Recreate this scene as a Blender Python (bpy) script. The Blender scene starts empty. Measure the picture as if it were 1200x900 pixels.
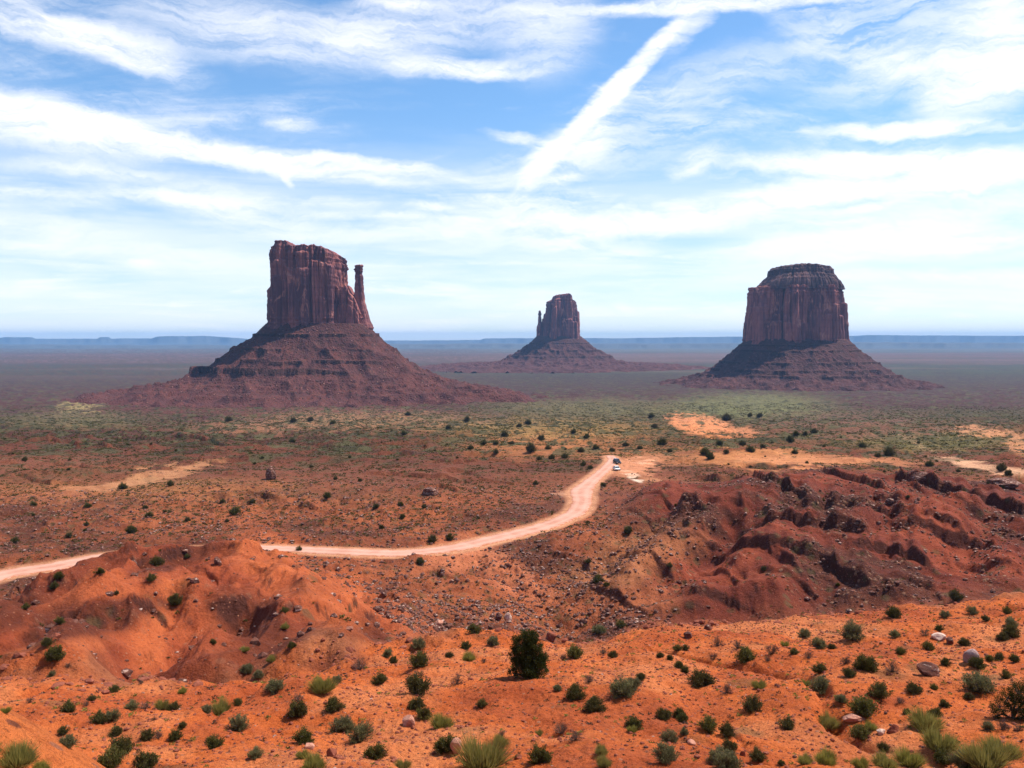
import bpy, math, random
import numpy as np
from mathutils import Vector, Euler
random.seed(7); rng = np.random.default_rng(7)
C = bpy.context.scene.collection
scn = bpy.context.scene
Z0 = 120.0                       # camera height above the valley floor; all "rel" heights are relative to the camera
F = 1000.0                       # focal length in photo pixels (photo 1200 x 900)
TH = math.atan(53 / F)           # camera pitch, down

# ---------------------------------------------------------------- camera
cd = bpy.data.cameras.new('camera'); cam = bpy.data.objects.new('camera', cd); C.objects.link(cam)
cam.location = (0, 0, Z0); cam.rotation_euler = (math.pi / 2 - TH, 0, 0)
cd.sensor_width = 36; cd.lens = 36 * F / 1200; cd.clip_start = 0.1; cd.clip_end = 90000
scn.camera = cam
SUN_EL, SUN_AZ = math.radians(58), math.radians(70)     # azimuth measured from +Y towards +X
SKY_STRENGTH, SUN_STRENGTH, EXPOSURE = 0.100, 5.0, 0.58
CLOUD_WHITE = (0.80, 0.80, 0.82)
HAZE_DENSITY = 4.2e-5

# ---------------------------------------------------------------- node helpers
def vmath(nt, op, a=None, b=None, scale=None):
    n = nt.nodes.new('ShaderNodeVectorMath'); n.operation = op
    for i, v in enumerate((a, b)):
        if v is None: continue
        if isinstance(v, (tuple, list)): n.inputs[i].default_value = v
        else: nt.links.new(v, n.inputs[i])
    if scale is not None: n.inputs['Scale'].default_value = scale
    return n.outputs['Value'] if op in ('LENGTH', 'DOT_PRODUCT', 'DISTANCE') else n.outputs['Vector']
def m(nt, op, a=0.0, b=0.0, c=0.0, clamp=False):
    n = nt.nodes.new('ShaderNodeMath'); n.operation = op; n.use_clamp = clamp
    for i, v in enumerate((a, b, c)):
        if isinstance(v, (int, float)): n.inputs[i].default_value = v
        else: nt.links.new(v, n.inputs[i])
    return n.outputs[0]
def noise(nt, vec, scale, detail=5, rough=0.5, dist=0.0, color=False, w=None):
    n = nt.nodes.new('ShaderNodeTexNoise')
    n.inputs['Scale'].default_value = scale; n.inputs['Detail'].default_value = detail
    n.inputs['Roughness'].default_value = rough; n.inputs['Distortion'].default_value = dist
    nt.links.new(vec, n.inputs['Vector'])
    return n.outputs['Color' if color else 'Fac']
def maprange(nt, v, a, b, c=0.0, d=1.0, smooth=True):
    n = nt.nodes.new('ShaderNodeMapRange'); n.interpolation_type = 'SMOOTHSTEP' if smooth else 'LINEAR'
    nt.links.new(v, n.inputs[0])
    for i, x in enumerate((a, b, c, d)): n.inputs[i + 1].default_value = x
    return n.outputs[0]
def mixc(nt, f, a, b, mode='MIX'):
    n = nt.nodes.new('ShaderNodeMix'); n.data_type = 'RGBA'; n.blend_type = mode
    for s, v in ((n.inputs[0], f), (n.inputs[6], a), (n.inputs[7], b)):
        if isinstance(v, (int, float)): s.default_value = v
        elif isinstance(v, (tuple, list)): s.default_value = tuple(v) + ((1,) if len(v) == 3 else ())
        else: nt.links.new(v, s)
    return n.outputs[2]
def mapping(nt, vec, loc=(0,0,0), rot=(0,0,0), scale=(1,1,1), typ='POINT'):
    n = nt.nodes.new('ShaderNodeMapping'); n.vector_type = typ
    nt.links.new(vec, n.inputs[0])
    n.inputs[1].default_value = loc; n.inputs[2].default_value = rot; n.inputs[3].default_value = scale
    return n.outputs[0]

# ---------------------------------------------------------------- pixel of the photo -> direction
def pix_dir(px, py):
    a = (px - 600) / F; b = (450 - py) / F
    return np.array([a, math.cos(TH) + b * math.sin(TH), b * math.cos(TH) - math.sin(TH)])
def pix_of(X, Y, Z):              # rel coords -> photo pixel (numpy)
    c, s = math.cos(TH), math.sin(TH)
    dep = np.maximum(Y * c - Z * s, 1e-3); up = Y * s + Z * c
    return 600 + F * X / dep, 450 - F * up / dep

# ---------------------------------------------------------------- world: Nishita sky with high cloud
w = bpy.data.worlds.new('World'); scn.world = w; w.use_nodes = True
nt = w.node_tree; nt.nodes.clear()
out = nt.nodes.new('ShaderNodeOutputWorld'); bg = nt.nodes.new('ShaderNodeBackground')
nt.links.new(bg.outputs[0], out.inputs[0]); bg.inputs[1].default_value = SKY_STRENGTH
sky = nt.nodes.new('ShaderNodeTexSky'); sky.sky_type = 'NISHITA'; sky.sun_disc = False
sky.sun_elevation = SUN_EL; sky.sun_rotation = SUN_AZ; sky.altitude = 1600; sky.air_density = 1.0; sky.dust_density = 0.6; sky.ozone_density = 1.5
tc = nt.nodes.new('ShaderNodeTexCoord'); D = tc.outputs['Generated']
sx = nt.nodes.new('ShaderNodeSeparateXYZ'); nt.links.new(D, sx.inputs[0])
X_, Y_, Z_ = sx.outputs
az = m(nt, 'ARCTAN2', X_, Y_)
hor = m(nt, 'SQRT', m(nt, 'ADD', m(nt, 'MULTIPLY', X_, X_), m(nt, 'MULTIPLY', Y_, Y_)))
tel = m(nt, 'DIVIDE', Z_, m(nt, 'MAXIMUM', hor, 0.02))
cb = nt.nodes.new('ShaderNodeCombineXYZ'); nt.links.new(az, cb.inputs[0]); nt.links.new(tel, cb.inputs[1])
P = cb.outputs[0]                                  # (azimuth, tan elevation)
# the plane of the cirrus layer, seen in perspective
zz = m(nt, 'ADD', m(nt, 'MAXIMUM', Z_, 0.0), 0.10)
cl = nt.nodes.new('ShaderNodeCombineXYZ')
nt.links.new(m(nt, 'DIVIDE', X_, zz), cl.inputs[0]); nt.links.new(m(nt, 'DIVIDE', Y_, zz), cl.inputs[1])
L = cl.outputs[0]
warp = noise(nt, P, 5.0, 6, 0.62, color=True)
warp = vmath(nt, 'SUBTRACT', warp, (0.5, 0.5, 0.5))
warp2 = vmath(nt, 'SUBTRACT', noise(nt, mapping(nt, P, scale=(12, 30, 1)), 1.0, 6, 0.65, color=True), (0.5, 0.5, 0.5))
PW = vmath(nt, 'ADD', vmath(nt, 'ADD', P, vmath(nt, 'MULTIPLY', warp, (0.05, 0.045, 0))), vmath(nt, 'MULTIPLY', warp2, (0.05, 0.016, 0)))
PS = vmath(nt, 'ADD', P, vmath(nt, 'ADD', vmath(nt, 'MULTIPLY', warp, (0.014, 0.014, 0)), vmath(nt, 'MULTIPLY', warp2, (0.020, 0.016, 0))))
strokes = [ # cx, cy, half length, half width, slope in degrees (down to the right positive), strength
 (718,108,152,12,-46,2.6),(636,192,62,16,-47,1.6),(700,150,60,12,-47,.5),(690,165,60,26,-48,0.35),(800,30,60,16,-45,0.6),
 (240,176,320,13,8,1.5),(40,145,150,30,8,1.0),(430,196,140,9,6,1.3),(140,160,190,18,5,.6),
 (545,80,135,12,-1,1.15),(100,46,130,22,5,1.1),(170,75,90,16,10,.7),(300,40,180,40,4,0.6),(440,50,110,36,10,0.5),(520,20,190,40,-10,.4),
 (340,148,38,9,-3,0.8),(338,212,15,5,62,0.55),(100,200,110,9,0,0.55),(190,229,100,9,4,0.8),(280,245,160,26,12,0.5),
 (672,173,62,7,-2,1.1),(605,165,50,8,10,0.55),(665,214,40,6,-5,0.9),(495,244,38,6,-3,0.7),(580,232,40,8,0,.4),
 (1030,190,205,12,3,1.8),(1070,152,135,9,4,1.5),(1150,205,120,14,-4,1.2),(950,225,130,15,-9,1.1),(820,190,45,14,-20,0.7),(1150,100,90,34,-12,1.15),(1185,70,50,30,-25,1.),(1180,15,60,26,-20,0.8),
 (1060,80,150,30,-8,0.42),(860,85,180,34,-12,0.3),(840,3,240,10,0,1.3),(470,3,70,9,0,0.7),(640,30,90,60,-50,0.45),
 (880,243,220,17,-3,0.65),(1015,243,50,6,-4,0.8),(560,268,260,14,-2,0.5),(780,262,190,11,2,0.6),
 (1120,285,200,10,-6,0.5),(1050,320,200,7,-2,0.4),(960,290,180,12,0,0.35),(200,300,260,14,3,0.35),(60,262,140,12,6,.35),
 (1050,268,260,30,-10,0.5),
 (725,362,22,7,5,0.5),(170,311,20,8,0,0.45),(1122,368,20,4,3,0.6),(860,366,18,4,0,0.5),(560,352,50,8,0,0.25),(905,372,25,3,0,0.4),(1030,366,12,4,0,.5),
 (210,358,14,4,0,.4),(470,385,60,4,0,.4),(250,385,60,3,0,.35)]
acc = None
for cx, cy, hl, hw, ang, s in strokes:
    d = pix_dir(cx, cy); h = math.hypot(d[0], d[1])
    loc = (math.atan2(d[0], d[1]), d[2] / h, 0)
    v = mapping(nt, PS if abs(ang) > 45 else PW, loc=loc, rot=(0, 0, -math.radians(ang)), scale=(hl / F, hw * 1.35 / F, 1), typ='TEXTURE')
    g = maprange(nt, vmath(nt, 'LENGTH', v), 1.0, 0.0, 0.0, s)
    acc = g if acc is None else m(nt, 'ADD', acc, g)
fib = noise(nt, mapping(nt, vmath(nt, 'ADD', P, vmath(nt, 'MULTIPLY', warp, (0.25, 0.1, 0))), rot=(0, 0, math.radians(-8)), scale=(11, 60, 1)), 1.0, 9, 0.70)      # fine fibres
fib2 = noise(nt, mapping(nt, vmath(nt, 'ADD', P, vmath(nt, 'MULTIPLY', warp, (0.1, 0.1, 0))), rot=(0, 0, math.radians(38)), scale=(12, 55, 1)), 1.0, 9, 0.68)
big = noise(nt, mapping(nt, L, rot=(0, 0, 0.5), scale=(0.55, 0.9, 1)), 1.0, 9, 0.6, 0.8)
veil = maprange(nt, big, 0.44, 0.72, 0.0, 0.50)
acc = m(nt, 'MULTIPLY', acc, maprange(nt, m(nt, 'ADD', m(nt, 'MULTIPLY', fib, 0.65), m(nt, 'MULTIPLY', fib2, 0.35)), 0.34, 0.64, 0.22, 1.35))
veil = m(nt, 'MULTIPLY', veil, maprange(nt, fib2, 0.33, 0.64, 0.05, 1.6))
low = maprange(nt, tel, 0.27, 0.08, 0.0, 0.34)            # the cloud layer closes up towards the horizon
low = m(nt, 'MULTIPLY', low, maprange(nt, noise(nt, mapping(nt, P, scale=(4, 34, 1)), 1.0, 6, 0.55), 0.33, 0.62, 0.35, 1.3))
tot = m(nt, 'ADD', m(nt, 'ADD', acc, veil), low)
tot = m(nt, 'SUBTRACT', 1.0, m(nt, 'EXPONENT', m(nt, 'MULTIPLY', tot, -1.75)))
tot = m(nt, 'MULTIPLY', tot, maprange(nt, Z_, -0.02, 0.0, 0.0, 1.0))
skyc = mixc(nt, 1.0, sky.outputs[0], mixc(nt, maprange(nt, tel, 0.03, 0.30), (0.92, 1.0, 1.10), (0.90, 1.17, 1.30)), 'MULTIPLY')
k = 1.0 / SKY_STRENGTH
nt.links.new(mixc(nt, tot, skyc, tuple(c * k for c in CLOUD_WHITE)), bg.inputs[0])
w.cycles.sampling_method = 'MANUAL'; w.cycles.sample_map_resolution = 512

sd = bpy.data.lights.new('sun', 'SUN'); sun = bpy.data.objects.new('sun', sd); C.objects.link(sun)
sd.energy = SUN_STRENGTH; sd.angle = math.radians(0.55); sd.color = (1.0, 0.93, 0.82)
S = Vector((math.sin(SUN_AZ) * math.cos(SUN_EL), math.cos(SUN_AZ) * math.cos(SUN_EL), math.sin(SUN_EL)))
sun.rotation_euler = S.to_track_quat('Z', 'Y').to_euler()
vs = scn.view_settings; vs.view_transform = 'Standard'; vs.look = 'None'; vs.gamma = 1; vs.use_curve_mapping = False; vs.exposure = EXPOSURE
scn.render.engine = 'CYCLES'
cy = scn.cycles; cy.use_denoising = True; cy.max_bounces = 5; cy.diffuse_bounces = 3; cy.glossy_bounces = 1
cy.transmission_bounces = 2; cy.volume_bounces = 0; cy.transparent_max_bounces = 4; cy.use_adaptive_sampling = True; cy.adaptive_threshold = 0.02
try: cy.denoiser = 'OPENIMAGEDENOISE'; cy.denoising_prefilter = 'ACCURATE'
except Exception: pass

# ---------------------------------------------------------------- numpy noise
def _h(ix, iy, seed):
    h = (ix.astype(np.int64) * 374761393 + iy.astype(np.int64) * 668265263 + seed * 144665) & 0xffffffff
    h = ((h ^ (h >> 13)) * 1274126177) & 0xffffffff
    return (h ^ (h >> 16)) & 0xffffffff
def h01(ix, iy=0, seed=0):
    ix = np.asarray(ix); return _h(ix, np.zeros_like(ix) + iy, seed).astype(np.float64) / 4294967296.0
_ga = np.linspace(0, 2 * np.pi, 256, endpoint=False); _gx = np.cos(_ga); _gy = np.sin(_ga)
def gn(x, y, seed=0):
    ix = np.floor(x); iy = np.floor(y); fx = x - ix; fy = y - iy
    u = fx * fx * fx * (fx * (fx * 6 - 15) + 10); v = fy * fy * fy * (fy * (fy * 6 - 15) + 10)
    def g(dx, dy):
        h = (_h(ix + dx, iy + dy, seed) >> 5) & 255
        return _gx[h] * (fx - dx) + _gy[h] * (fy - dy)
    a = g(0, 0); b = g(1, 0); c = g(0, 1); d = g(1, 1)
    return 1.5 * ((a + (b - a) * u) * (1 - v) + (c + (d - c) * u) * v)
def fbm(x, y, oct=5, seed=0, gain=0.5):
    s = 0; a = 1.0
    for o in range(oct):
        s = s + a * gn(x * 2 ** o + 17.3 * o, y * 2 ** o - 9.1 * o, seed + o); a *= gain
    return s
def ridged(x, y, oct=5, seed=0, gain=0.5):
    s = 0; a = 1.0; wgt = 1.0
    for o in range(oct):
        n = 1 - np.abs(gn(x * 2 ** o + 5.7 * o, y * 2 ** o + 3.3 * o, seed + o)) * 1.6
        n = np.clip(n, 0, 1) ** 2 * wgt; wgt = np.clip(n * 1.6, 0, 1); s = s + a * n; a *= gain
    return s
def sst(x, a, b):
    t = np.clip((x - a) / (b - a), 0, 1); return t * t * (3 - 2 * t)

# ---------------------------------------------------------------- mesh helpers
def new_mesh(name, V, Fc, mat=None, smooth=True, cols=None):
    V = np.asarray(V, dtype=np.float32); Fc = np.asarray(Fc, dtype=np.int32); k = Fc.shape[1]
    me = bpy.data.meshes.new(name)
    me.vertices.add(len(V)); me.vertices.foreach_set('co', V.ravel())
    me.loops.add(Fc.size); me.loops.foreach_set('vertex_index', Fc.ravel())
    me.polygons.add(len(Fc)); me.polygons.foreach_set('loop_start', np.arange(0, Fc.size, k, dtype=np.int32))
    me.polygons.foreach_set('loop_total', np.full(len(Fc), k, dtype=np.int32))
    me.polygons.foreach_set('use_smooth', np.full(len(Fc), smooth))
    if cols:
        for nm, c in cols.items():
            at = me.attributes.new(nm, 'FLOAT_COLOR', 'POINT')
            c = np.asarray(c, dtype=np.float32)
            if c.ndim == 1: c = np.stack([c, c, c], 1)
            at.data.foreach_set('color', np.concatenate([c, np.ones((len(c), 1), np.float32)], 1).ravel())
    me.update(); me.validate()
    if mat: me.materials.append(mat)
    return me
def link(name, me, parent=None, loc=None):
    o = bpy.data.objects.new(name, me); C.objects.link(o)
    if parent: o.parent = parent
    if loc is not None: o.location = loc
    return o
def tag(o, label=None, cat=None, group=None, kind=None):
    if label: o['label'] = label
    if cat: o['category'] = cat
    if group: o['group'] = group
    if kind: o['kind'] = kind
    return o
def grid_faces(nr, nc, wrap=False):
    i = np.arange(nr - 1)[:, None]; j = np.arange(nc if wrap else nc - 1)[None, :]
    j2 = (j + 1) % nc
    a = i * nc + j; b = i * nc + j2; c = (i + 1) * nc + j2; d = (i + 1) * nc + j
    return np.stack([a, b, c, d], -1).reshape(-1, 4)

# ---------------------------------------------------------------- materials
def mat_new(name):
    mt = bpy.data.materials.new(name); mt.use_nodes = True; t = mt.node_tree
    b = t.nodes['Principled BSDF']; b.inputs['Roughness'].default_value = 0.95; b.inputs['Specular IOR Level'].default_value = 0.15
    return mt, t, b
def bump(t, b, h, strength, dist, prev=None):
    n = t.nodes.new('ShaderNodeBump'); n.inputs['Strength'].default_value = strength; n.inputs['Distance'].default_value = dist
    t.links.new(h, n.inputs['Height'])
    if prev is not None: t.links.new(prev, n.inputs['Normal'])
    if b is not None: t.links.new(n.outputs[0], b.inputs['Normal'])
    return n.outputs[0]
def coord(t, which='Object'):
    return t.nodes.new('ShaderNodeTexCoord').outputs[which]
def attr(t, name):
    n = t.nodes.new('ShaderNodeAttribute'); n.attribute_name = name; return n
def voro(t, vec, scale, feat='F1', out='Distance', rnd=1.0):
    n = t.nodes.new('ShaderNodeTexVoronoi'); n.feature = feat; n.inputs['Scale'].default_value = scale; n.inputs['Randomness'].default_value = rnd
    t.links.new(vec, n.inputs['Vector']); return n.outputs[out]

def ground_material():
    mt, t, b = mat_new('desert_soil'); O = coord(t)
    col = attr(t, 'soil').outputs['Color']
    mk = attr(t, 'marks').outputs['Color']            # r: scrub cover, g: stones, b: distance class
    sp = t.nodes.new('ShaderNodeSeparateColor'); t.links.new(mk, sp.inputs[0])
    veg, stn, far = sp.outputs
    n1 = noise(t, O, 0.35, 6, 0.6); n2 = noise(t, O, 5.0, 4, 0.6); n3 = noise(t, O, 0.02, 6, 0.65)
    c = mixc(t, m(t, 'MULTIPLY', maprange(t, n1, 0.4, 0.66), 0.60), col, mixc(t, 1.0, col, (0.62, 0.50, 0.46), 'MULTIPLY'))
    c = mixc(t, m(t, 'MULTIPLY', maprange(t, n2, 0.46, 0.66), 0.62), c, mixc(t, 1.0, c, (0.55, 0.46, 0.45), 'MULTIPLY'))
    c = mixc(t, m(t, 'MULTIPLY', maprange(t, n3, 0.40, 0.7), 0.30), c, mixc(t, 1.0, c, (1.25, 1.15, 1.05), 'MULTIPLY'))
    # pebbles: dark and pale grains
    g1 = voro(t, O, 3.2); g1c = voro(t, O, 3.2, out='Color')
    gs = t.nodes.new('ShaderNodeSeparateColor'); t.links.new(g1c, gs.inputs[0])
    peb = m(t, 'MULTIPLY', maprange(t, g1, 0.34, 0.20), maprange(t, m(t, 'ADD', gs.outputs[0], m(t, 'MULTIPLY', stn, 0.4)), 0.78, 0.84))
    c = mixc(t, m(t, 'MULTIPLY', peb, 0.8), c, mixc(t, gs.outputs[1], (0.09, 0.028, 0.018), (0.36, 0.15, 0.085)))
    # scree in the badlands
    s1 = voro(t, O, 0.9); s1c = voro(t, O, 0.9, out='Color')
    ss = t.nodes.new('ShaderNodeSeparateColor'); t.links.new(s1c, ss.inputs[0])
    scr = m(t, 'MULTIPLY', m(t, 'MULTIPLY', maprange(t, s1, 0.42, 0.28), maprange(t, ss.outputs[0], 0.45, 0.55)), stn)
    c = mixc(t, m(t, 'MULTIPLY', scr, 0.75), c, mixc(t, ss.outputs[1], (0.07, 0.026, 0.018), (0.30, 0.16, 0.10)))
    # low scrub, too small to be built one by one, as spots of leaf colour
    for sc, hi in ((0.42, 0.36), (0.16, 0.40), (0.055, 0.42)):
        wgt = {0.42: 0.5, 0.16: 0.9, 0.055: 0.8}[sc]
        v1 = voro(t, O, sc); vc = voro(t, O, sc, out='Color')
        vsx = t.nodes.new('ShaderNodeSeparateColor'); t.links.new(vc, vsx.inputs[0])
        sel = maprange(t, m(t, 'SUBTRACT', m(t, 'MULTIPLY', veg, 1.15), vsx.outputs[0]), -0.02, 0.06)
        fs = m(t, 'MULTIPLY', m(t, 'MULTIPLY', maprange(t, v1, hi + 0.14, hi - 0.10), sel), wgt)
        if sc < 0.4: fs = m(t, 'MULTIPLY', fs, far)
        c = mixc(t, fs, c, mixc(t, vsx.outputs[1], (0.034, 0.032, 0.014), (0.085, 0.072, 0.030)))
    t.links.new(c, b.inputs['Base Color'])
    nb = noise(t, O, 9.0, 5, 0.65); nc = noise(t, O, 0.9, 7, 0.68)
    p = bump(t, None, nc, 0.85, 0.75)
    p = bump(t, None, nb, 0.8, 0.09, p)
    p = bump(t, None, m(t, 'MULTIPLY', m(t, 'SUBTRACT', 0.4, s1, clamp=True), stn), 0.9, 0.9, p)
    bump(t, b, m(t, 'SUBTRACT', 0.35, g1, clamp=True), 0.5, 0.12, p)
    return mt
def road_material():
    mt, t, b = mat_new('packed_dirt'); O = coord(t)
    n1 = noise(t, O, 0.25, 5, 0.6); n2 = noise(t, O, 3.0, 4, 0.6)
    c = mixc(t, maprange(t, n1, 0.35, 0.7), (0.50, 0.265, 0.195), (0.39, 0.175, 0.115))
    c = mixc(t, m(t, 'MULTIPLY', maprange(t, n2, 0.5, 0.75), 0.5), c, (0.40, 0.19, 0.12))
    te = t.nodes.new('ShaderNodeSeparateColor'); t.links.new(attr(t, 'track').outputs['Color'], te.inputs[0]); tr = te.outputs[0]
    c = mixc(t, maprange(t, m(t, 'ADD', te.outputs[1], m(t, 'MULTIPLY', m(t, 'SUBTRACT', noise(t, O, 0.9, 5, 0.7), 0.5), 1.8)), 0.5, 0.75), c, (0.36, 0.13, 0.06))
    c = mixc(t, m(t, 'MULTIPLY', tr, 0.6), c, (0.54, 0.32, 0.245))
    t.links.new(c, b.inputs['Base Color']); bump(t, b, n2, 0.4, 0.05)
    return mt
def cliff_material(name, base, dark, pale):
    mt, t, b = mat_new(name); O = coord(t)
    big = noise(t, mapping(t, O, scale=(0.03, 0.03, 0.008)), 1.0, 6, 0.6, 0.4)
    st = noise(t, mapping(t, O, scale=(0.16, 0.16, 0.010)), 1.0, 7, 0.68)
    hz = noise(t, mapping(t, O, scale=(0.008, 0.008, 0.22)), 1.0, 5, 0.6)
    c = mixc(t, maprange(t, big, 0.35, 0.62), base, dark); c = mixc(t, maprange(t, noise(t, mapping(t, O, scale=(0.05, 0.05, 0.018)), 1.0, 5, 0.7, 0.8), 0.56, 0.64), c, pale)
    c = mixc(t, m(t, 'MULTIPLY', maprange(t, st, 0.45, 0.70), 0.75), c, dark)
    c = mixc(t, m(t, 'MULTIPLY', maprange(t, st, 0.46, 0.28), 0.55), c, pale)
    c = mixc(t, m(t, 'MULTIPLY', maprange(t, hz, 0.52, 0.68), 0.35), c, dark)
    t.links.new(c, b.inputs['Base Color'])
    p = bump(t, None, st, 0.8, 3.0); p = bump(t, None, hz, 0.4, 1.2, p)
    bump(t, b, noise(t, O, 0.35, 6, 0.65), 0.7, 1.4, p)
    return mt
def talus_material():
    mt, t, b = mat_new('talus_rubble'); O = coord(t)
    col = attr(t, 'soil').outputs['Color']
    v = voro(t, O, 0.24); vc = voro(t, O, 0.24, out='Color')
    s = t.nodes.new('ShaderNodeSeparateColor'); t.links.new(vc, s.inputs[0])
    n = noise(t, O, 0.03, 6, 0.65); n2 = noise(t, O, 0.3, 5, 0.7)
    c = mixc(t, m(t, 'MULTIPLY', maprange(t, n, 0.4, 0.7), 0.6), col, mixc(t, 1.0, col, (0.55, 0.5, 0.5), 'MULTIPLY'))
    c = mixc(t, m(t, 'MULTIPLY', maprange(t, n2, 0.42, 0.62), 0.55), c, (0.05, 0.022, 0.017))
    sp = m(t, 'MULTIPLY', maprange(t, v, 0.36, 0.16), maprange(t, s.outputs[0], 0.83, 0.90))
    c = mixc(t, m(t, 'MULTIPLY', sp, 0.9), c, (0.27, 0.14, 0.11))
    sp = m(t, 'MULTIPLY', maprange(t, v, 0.5, 0.2), maprange(t, s.outputs[1], 0.66, 0.70))
    c = mixc(t, m(t, 'MULTIPLY', sp, 0.7), c, (0.045, 0.032, 0.02))
    t.links.new(c, b.inputs['Base Color'])
    p = bump(t, None, n2, 0.8, 2.5); bump(t, b, m(t, 'SUBTRACT', 0.5, v, clamp=True), 0.9, 3.0, p)
    return mt
def rock_material(name, a, bb, pale=None):
    mt, t, b = mat_new(name); O = coord(t)
    c = mixc(t, maprange(t, noise(t, O, 2.2, 6, 0.65), 0.38, 0.66), a, bb)
    if pale: c = mixc(t, maprange(t, noise(t, mapping(t, O, scale=(1, 1, 5)), 1.3, 4, 0.6), 0.56, 0.62), c, pale)
    t.links.new(c, b.inputs['Base Color']); bump(t, b, noise(t, O, 6, 6, 0.7), 0.8, 0.08)
    return mt
def leaf_material(name, a, bb, dry, trans=0.35):
    mt = bpy.data.materials.new(name); mt.use_nodes = True; t = mt.node_tree; t.nodes.clear()
    o = t.nodes.new('ShaderNodeOutputMaterial'); mx = t.nodes.new('ShaderNodeMixShader')
    d = t.nodes.new('ShaderNodeBsdfDiffuse'); tr = t.nodes.new('ShaderNodeBsdfTranslucent')
    at = attr(t, 'tone').outputs['Fac']
    c = mixc(t, at, a, bb)
    oi = t.nodes.new('ShaderNodeObjectInfo').outputs['Random']
    c = mixc(t, m(t, 'MULTIPLY', oi, 0.45), c, dry)
    t.links.new(c, d.inputs[0]); t.links.new(c, tr.inputs[0]); mx.inputs[0].default_value = trans
    t.links.new(d.outputs[0], mx.inputs[1]); t.links.new(tr.outputs[0], mx.inputs[2]); t.links.new(mx.outputs[0], o.inputs[0])
    return mt
def flat_material(name, col, rough=0.5, metal=0.0, spec=0.5, noisy=0.0):
    mt, t, b = mat_new(name); O = coord(t)
    c = mixc(t, m(t, 'MULTIPLY', maprange(t, noise(t, O, 4.0, 4, 0.6), 0.4, 0.7), noisy), col, tuple(x * 0.6 + 0.1 for x in col))
    t.links.new(c, b.inputs['Base Color']); b.inputs['Roughness'].default_value = rough; b.inputs['Metallic'].default_value = metal
    b.inputs['Specular IOR Level'].default_value = spec
    return mt
M_ground = ground_material(); M_road = road_material(); M_talus = talus_material()
M_cliff = cliff_material('sandstone', (0.34, 0.118, 0.10), (0.13, 0.050, 0.055), (0.50, 0.20, 0.15))
M_crown = cliff_material('dark_caprock', (0.15, 0.072, 0.068), (0.075, 0.042, 0.045), (0.24, 0.13, 0.115))

# ================================================================ TERRAIN (polar sheet round the camera's hill)
aF = np.tan(np.radians(39)); u_dense = np.linspace(-aF, aF, 1240)
A = np.concatenate([np.radians(np.linspace(-180, -40, 90, endpoint=True)), np.arctan(u_dense), np.radians(np.linspace(40, 178, 90))])
R = np.concatenate([np.geomspace(0.6, 24, 110, endpoint=False), np.geomspace(24, 360, 760, endpoint=False),
                    np.geomspace(360, 2600, 330, endpoint=False), np.geomspace(2600, 25000, 90)])
nR, nA = len(R), len(A)
inside = np.abs(A) < np.radians(39.2)
U = np.where(inside, 600 + F * np.tan(np.clip(A, -0.7, 0.7)), np.where(A < 0, -210, 1410))     # photo column of each spoke
Uc = np.clip(U, -200, 1400)
cosA = np.maximum(np.cos(A), math.cos(math.radians(40)))
Xg = R[:, None] * np.sin(A)[None, :]; Yg = R[:, None] * np.cos(A)[None, :]
YE = R[:, None] * cosA[None, :]                                   # depth, kept positive behind the camera
near = [(0.3,-1.75),(1.5,-2.4),(4,-4.6),(8,-7.0),(14,-9.6),(20,-11.9),(25,-13.6),(28,-14.5)]
far = [(300,-47.2),(340,-49.2),(400,-53),(500,-60.5),(700,-73),(1000,-90),(1300,-103),(1600,-113),(2000,-117),(3500,-118.5),(25000,-124)]
cols = {
 0:   [(40,-17.2),(50,-20.3),(60,-22.6),(75,-25.2),(90,-27.3),(100,-29),(115,-38),(140,-46),(165,-47.2)],
 150: [(40,-17.4),(50,-20.6),(60,-22.8),(75,-24.4),(90,-25.2),(105,-25.8),(125,-35),(145,-45.5),(165,-47.2)],
 270: [(45,-18.9),(55,-22.2),(65,-24),(80,-25.8),(100,-27.2),(118,-28.1),(135,-36),(155,-45),(175,-47)],
 210: [(42,-18),(52,-21.5),(62,-23.6),(78,-25.4),(95,-26.2),(112,-26.8),(130,-35.5),(150,-45),(170,-47)],
 315: [(45,-18.7),(56,-22.3),(69,-24.2),(85,-26.6),(105,-28.8),(122,-30.4),(138,-37),(157,-45),(177,-47)],
 350: [(45,-18.6),(58,-22.5),(70,-24.5),(90,-28.0),(115,-32),(140,-38.5),(160,-45),(178,-47)],
 450: [(45,-18.5),(58,-22),(66,-24.3),(85,-30.2),(110,-37),(135,-42),(160,-45.7),(190,-46.8)],
 540: [(45,-18.5),(60,-22),(70,-23.8),(85,-33),(110,-43),(140,-47.6),(165,-47.8),(190,-46.8)],
 620: [(45,-18.4),(60,-21.6),(72,-23.8),(90,-34),(120,-46),(145,-49.2),(170,-48),(205,-46.3)],
 700: [(45,-18.4),(60,-21.5),(72,-23.8),(90,-34.5),(120,-47),(150,-50.7),(175,-48.2),(215,-47),(250,-46.8)],
 800: [(45,-18.3),(60,-21.4),(73,-24),(90,-34.5),(120,-46),(150,-49.2),(165,-46),(190,-42),(215,-37.5),(228,-38.5),(255,-45)],
 950: [(45,-18.2),(60,-21.2),(74,-23.9),(100,-38),(140,-47.2),(155,-45.7),(175,-42.5),(200,-38.5),(225,-36.5),(245,-38.5),(270,-45)],
 1100:[(45,-18),(60,-20.8),(77,-23.7),(105,-36.5),(140,-44.5),(160,-43),(185,-40.5),(215,-37.8),(245,-40.5),(270,-45.5)],
 1230:[(45,-17.8),(60,-20.4),(78,-23.2),(100,-33),(140,-42.5),(165,-41.7),(195,-39.5),(225,-41),(260,-44.5)],
}
ks = sorted(cols); lY = np.log(np.geomspace(0.3, 26000, 900))
tab = []
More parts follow.
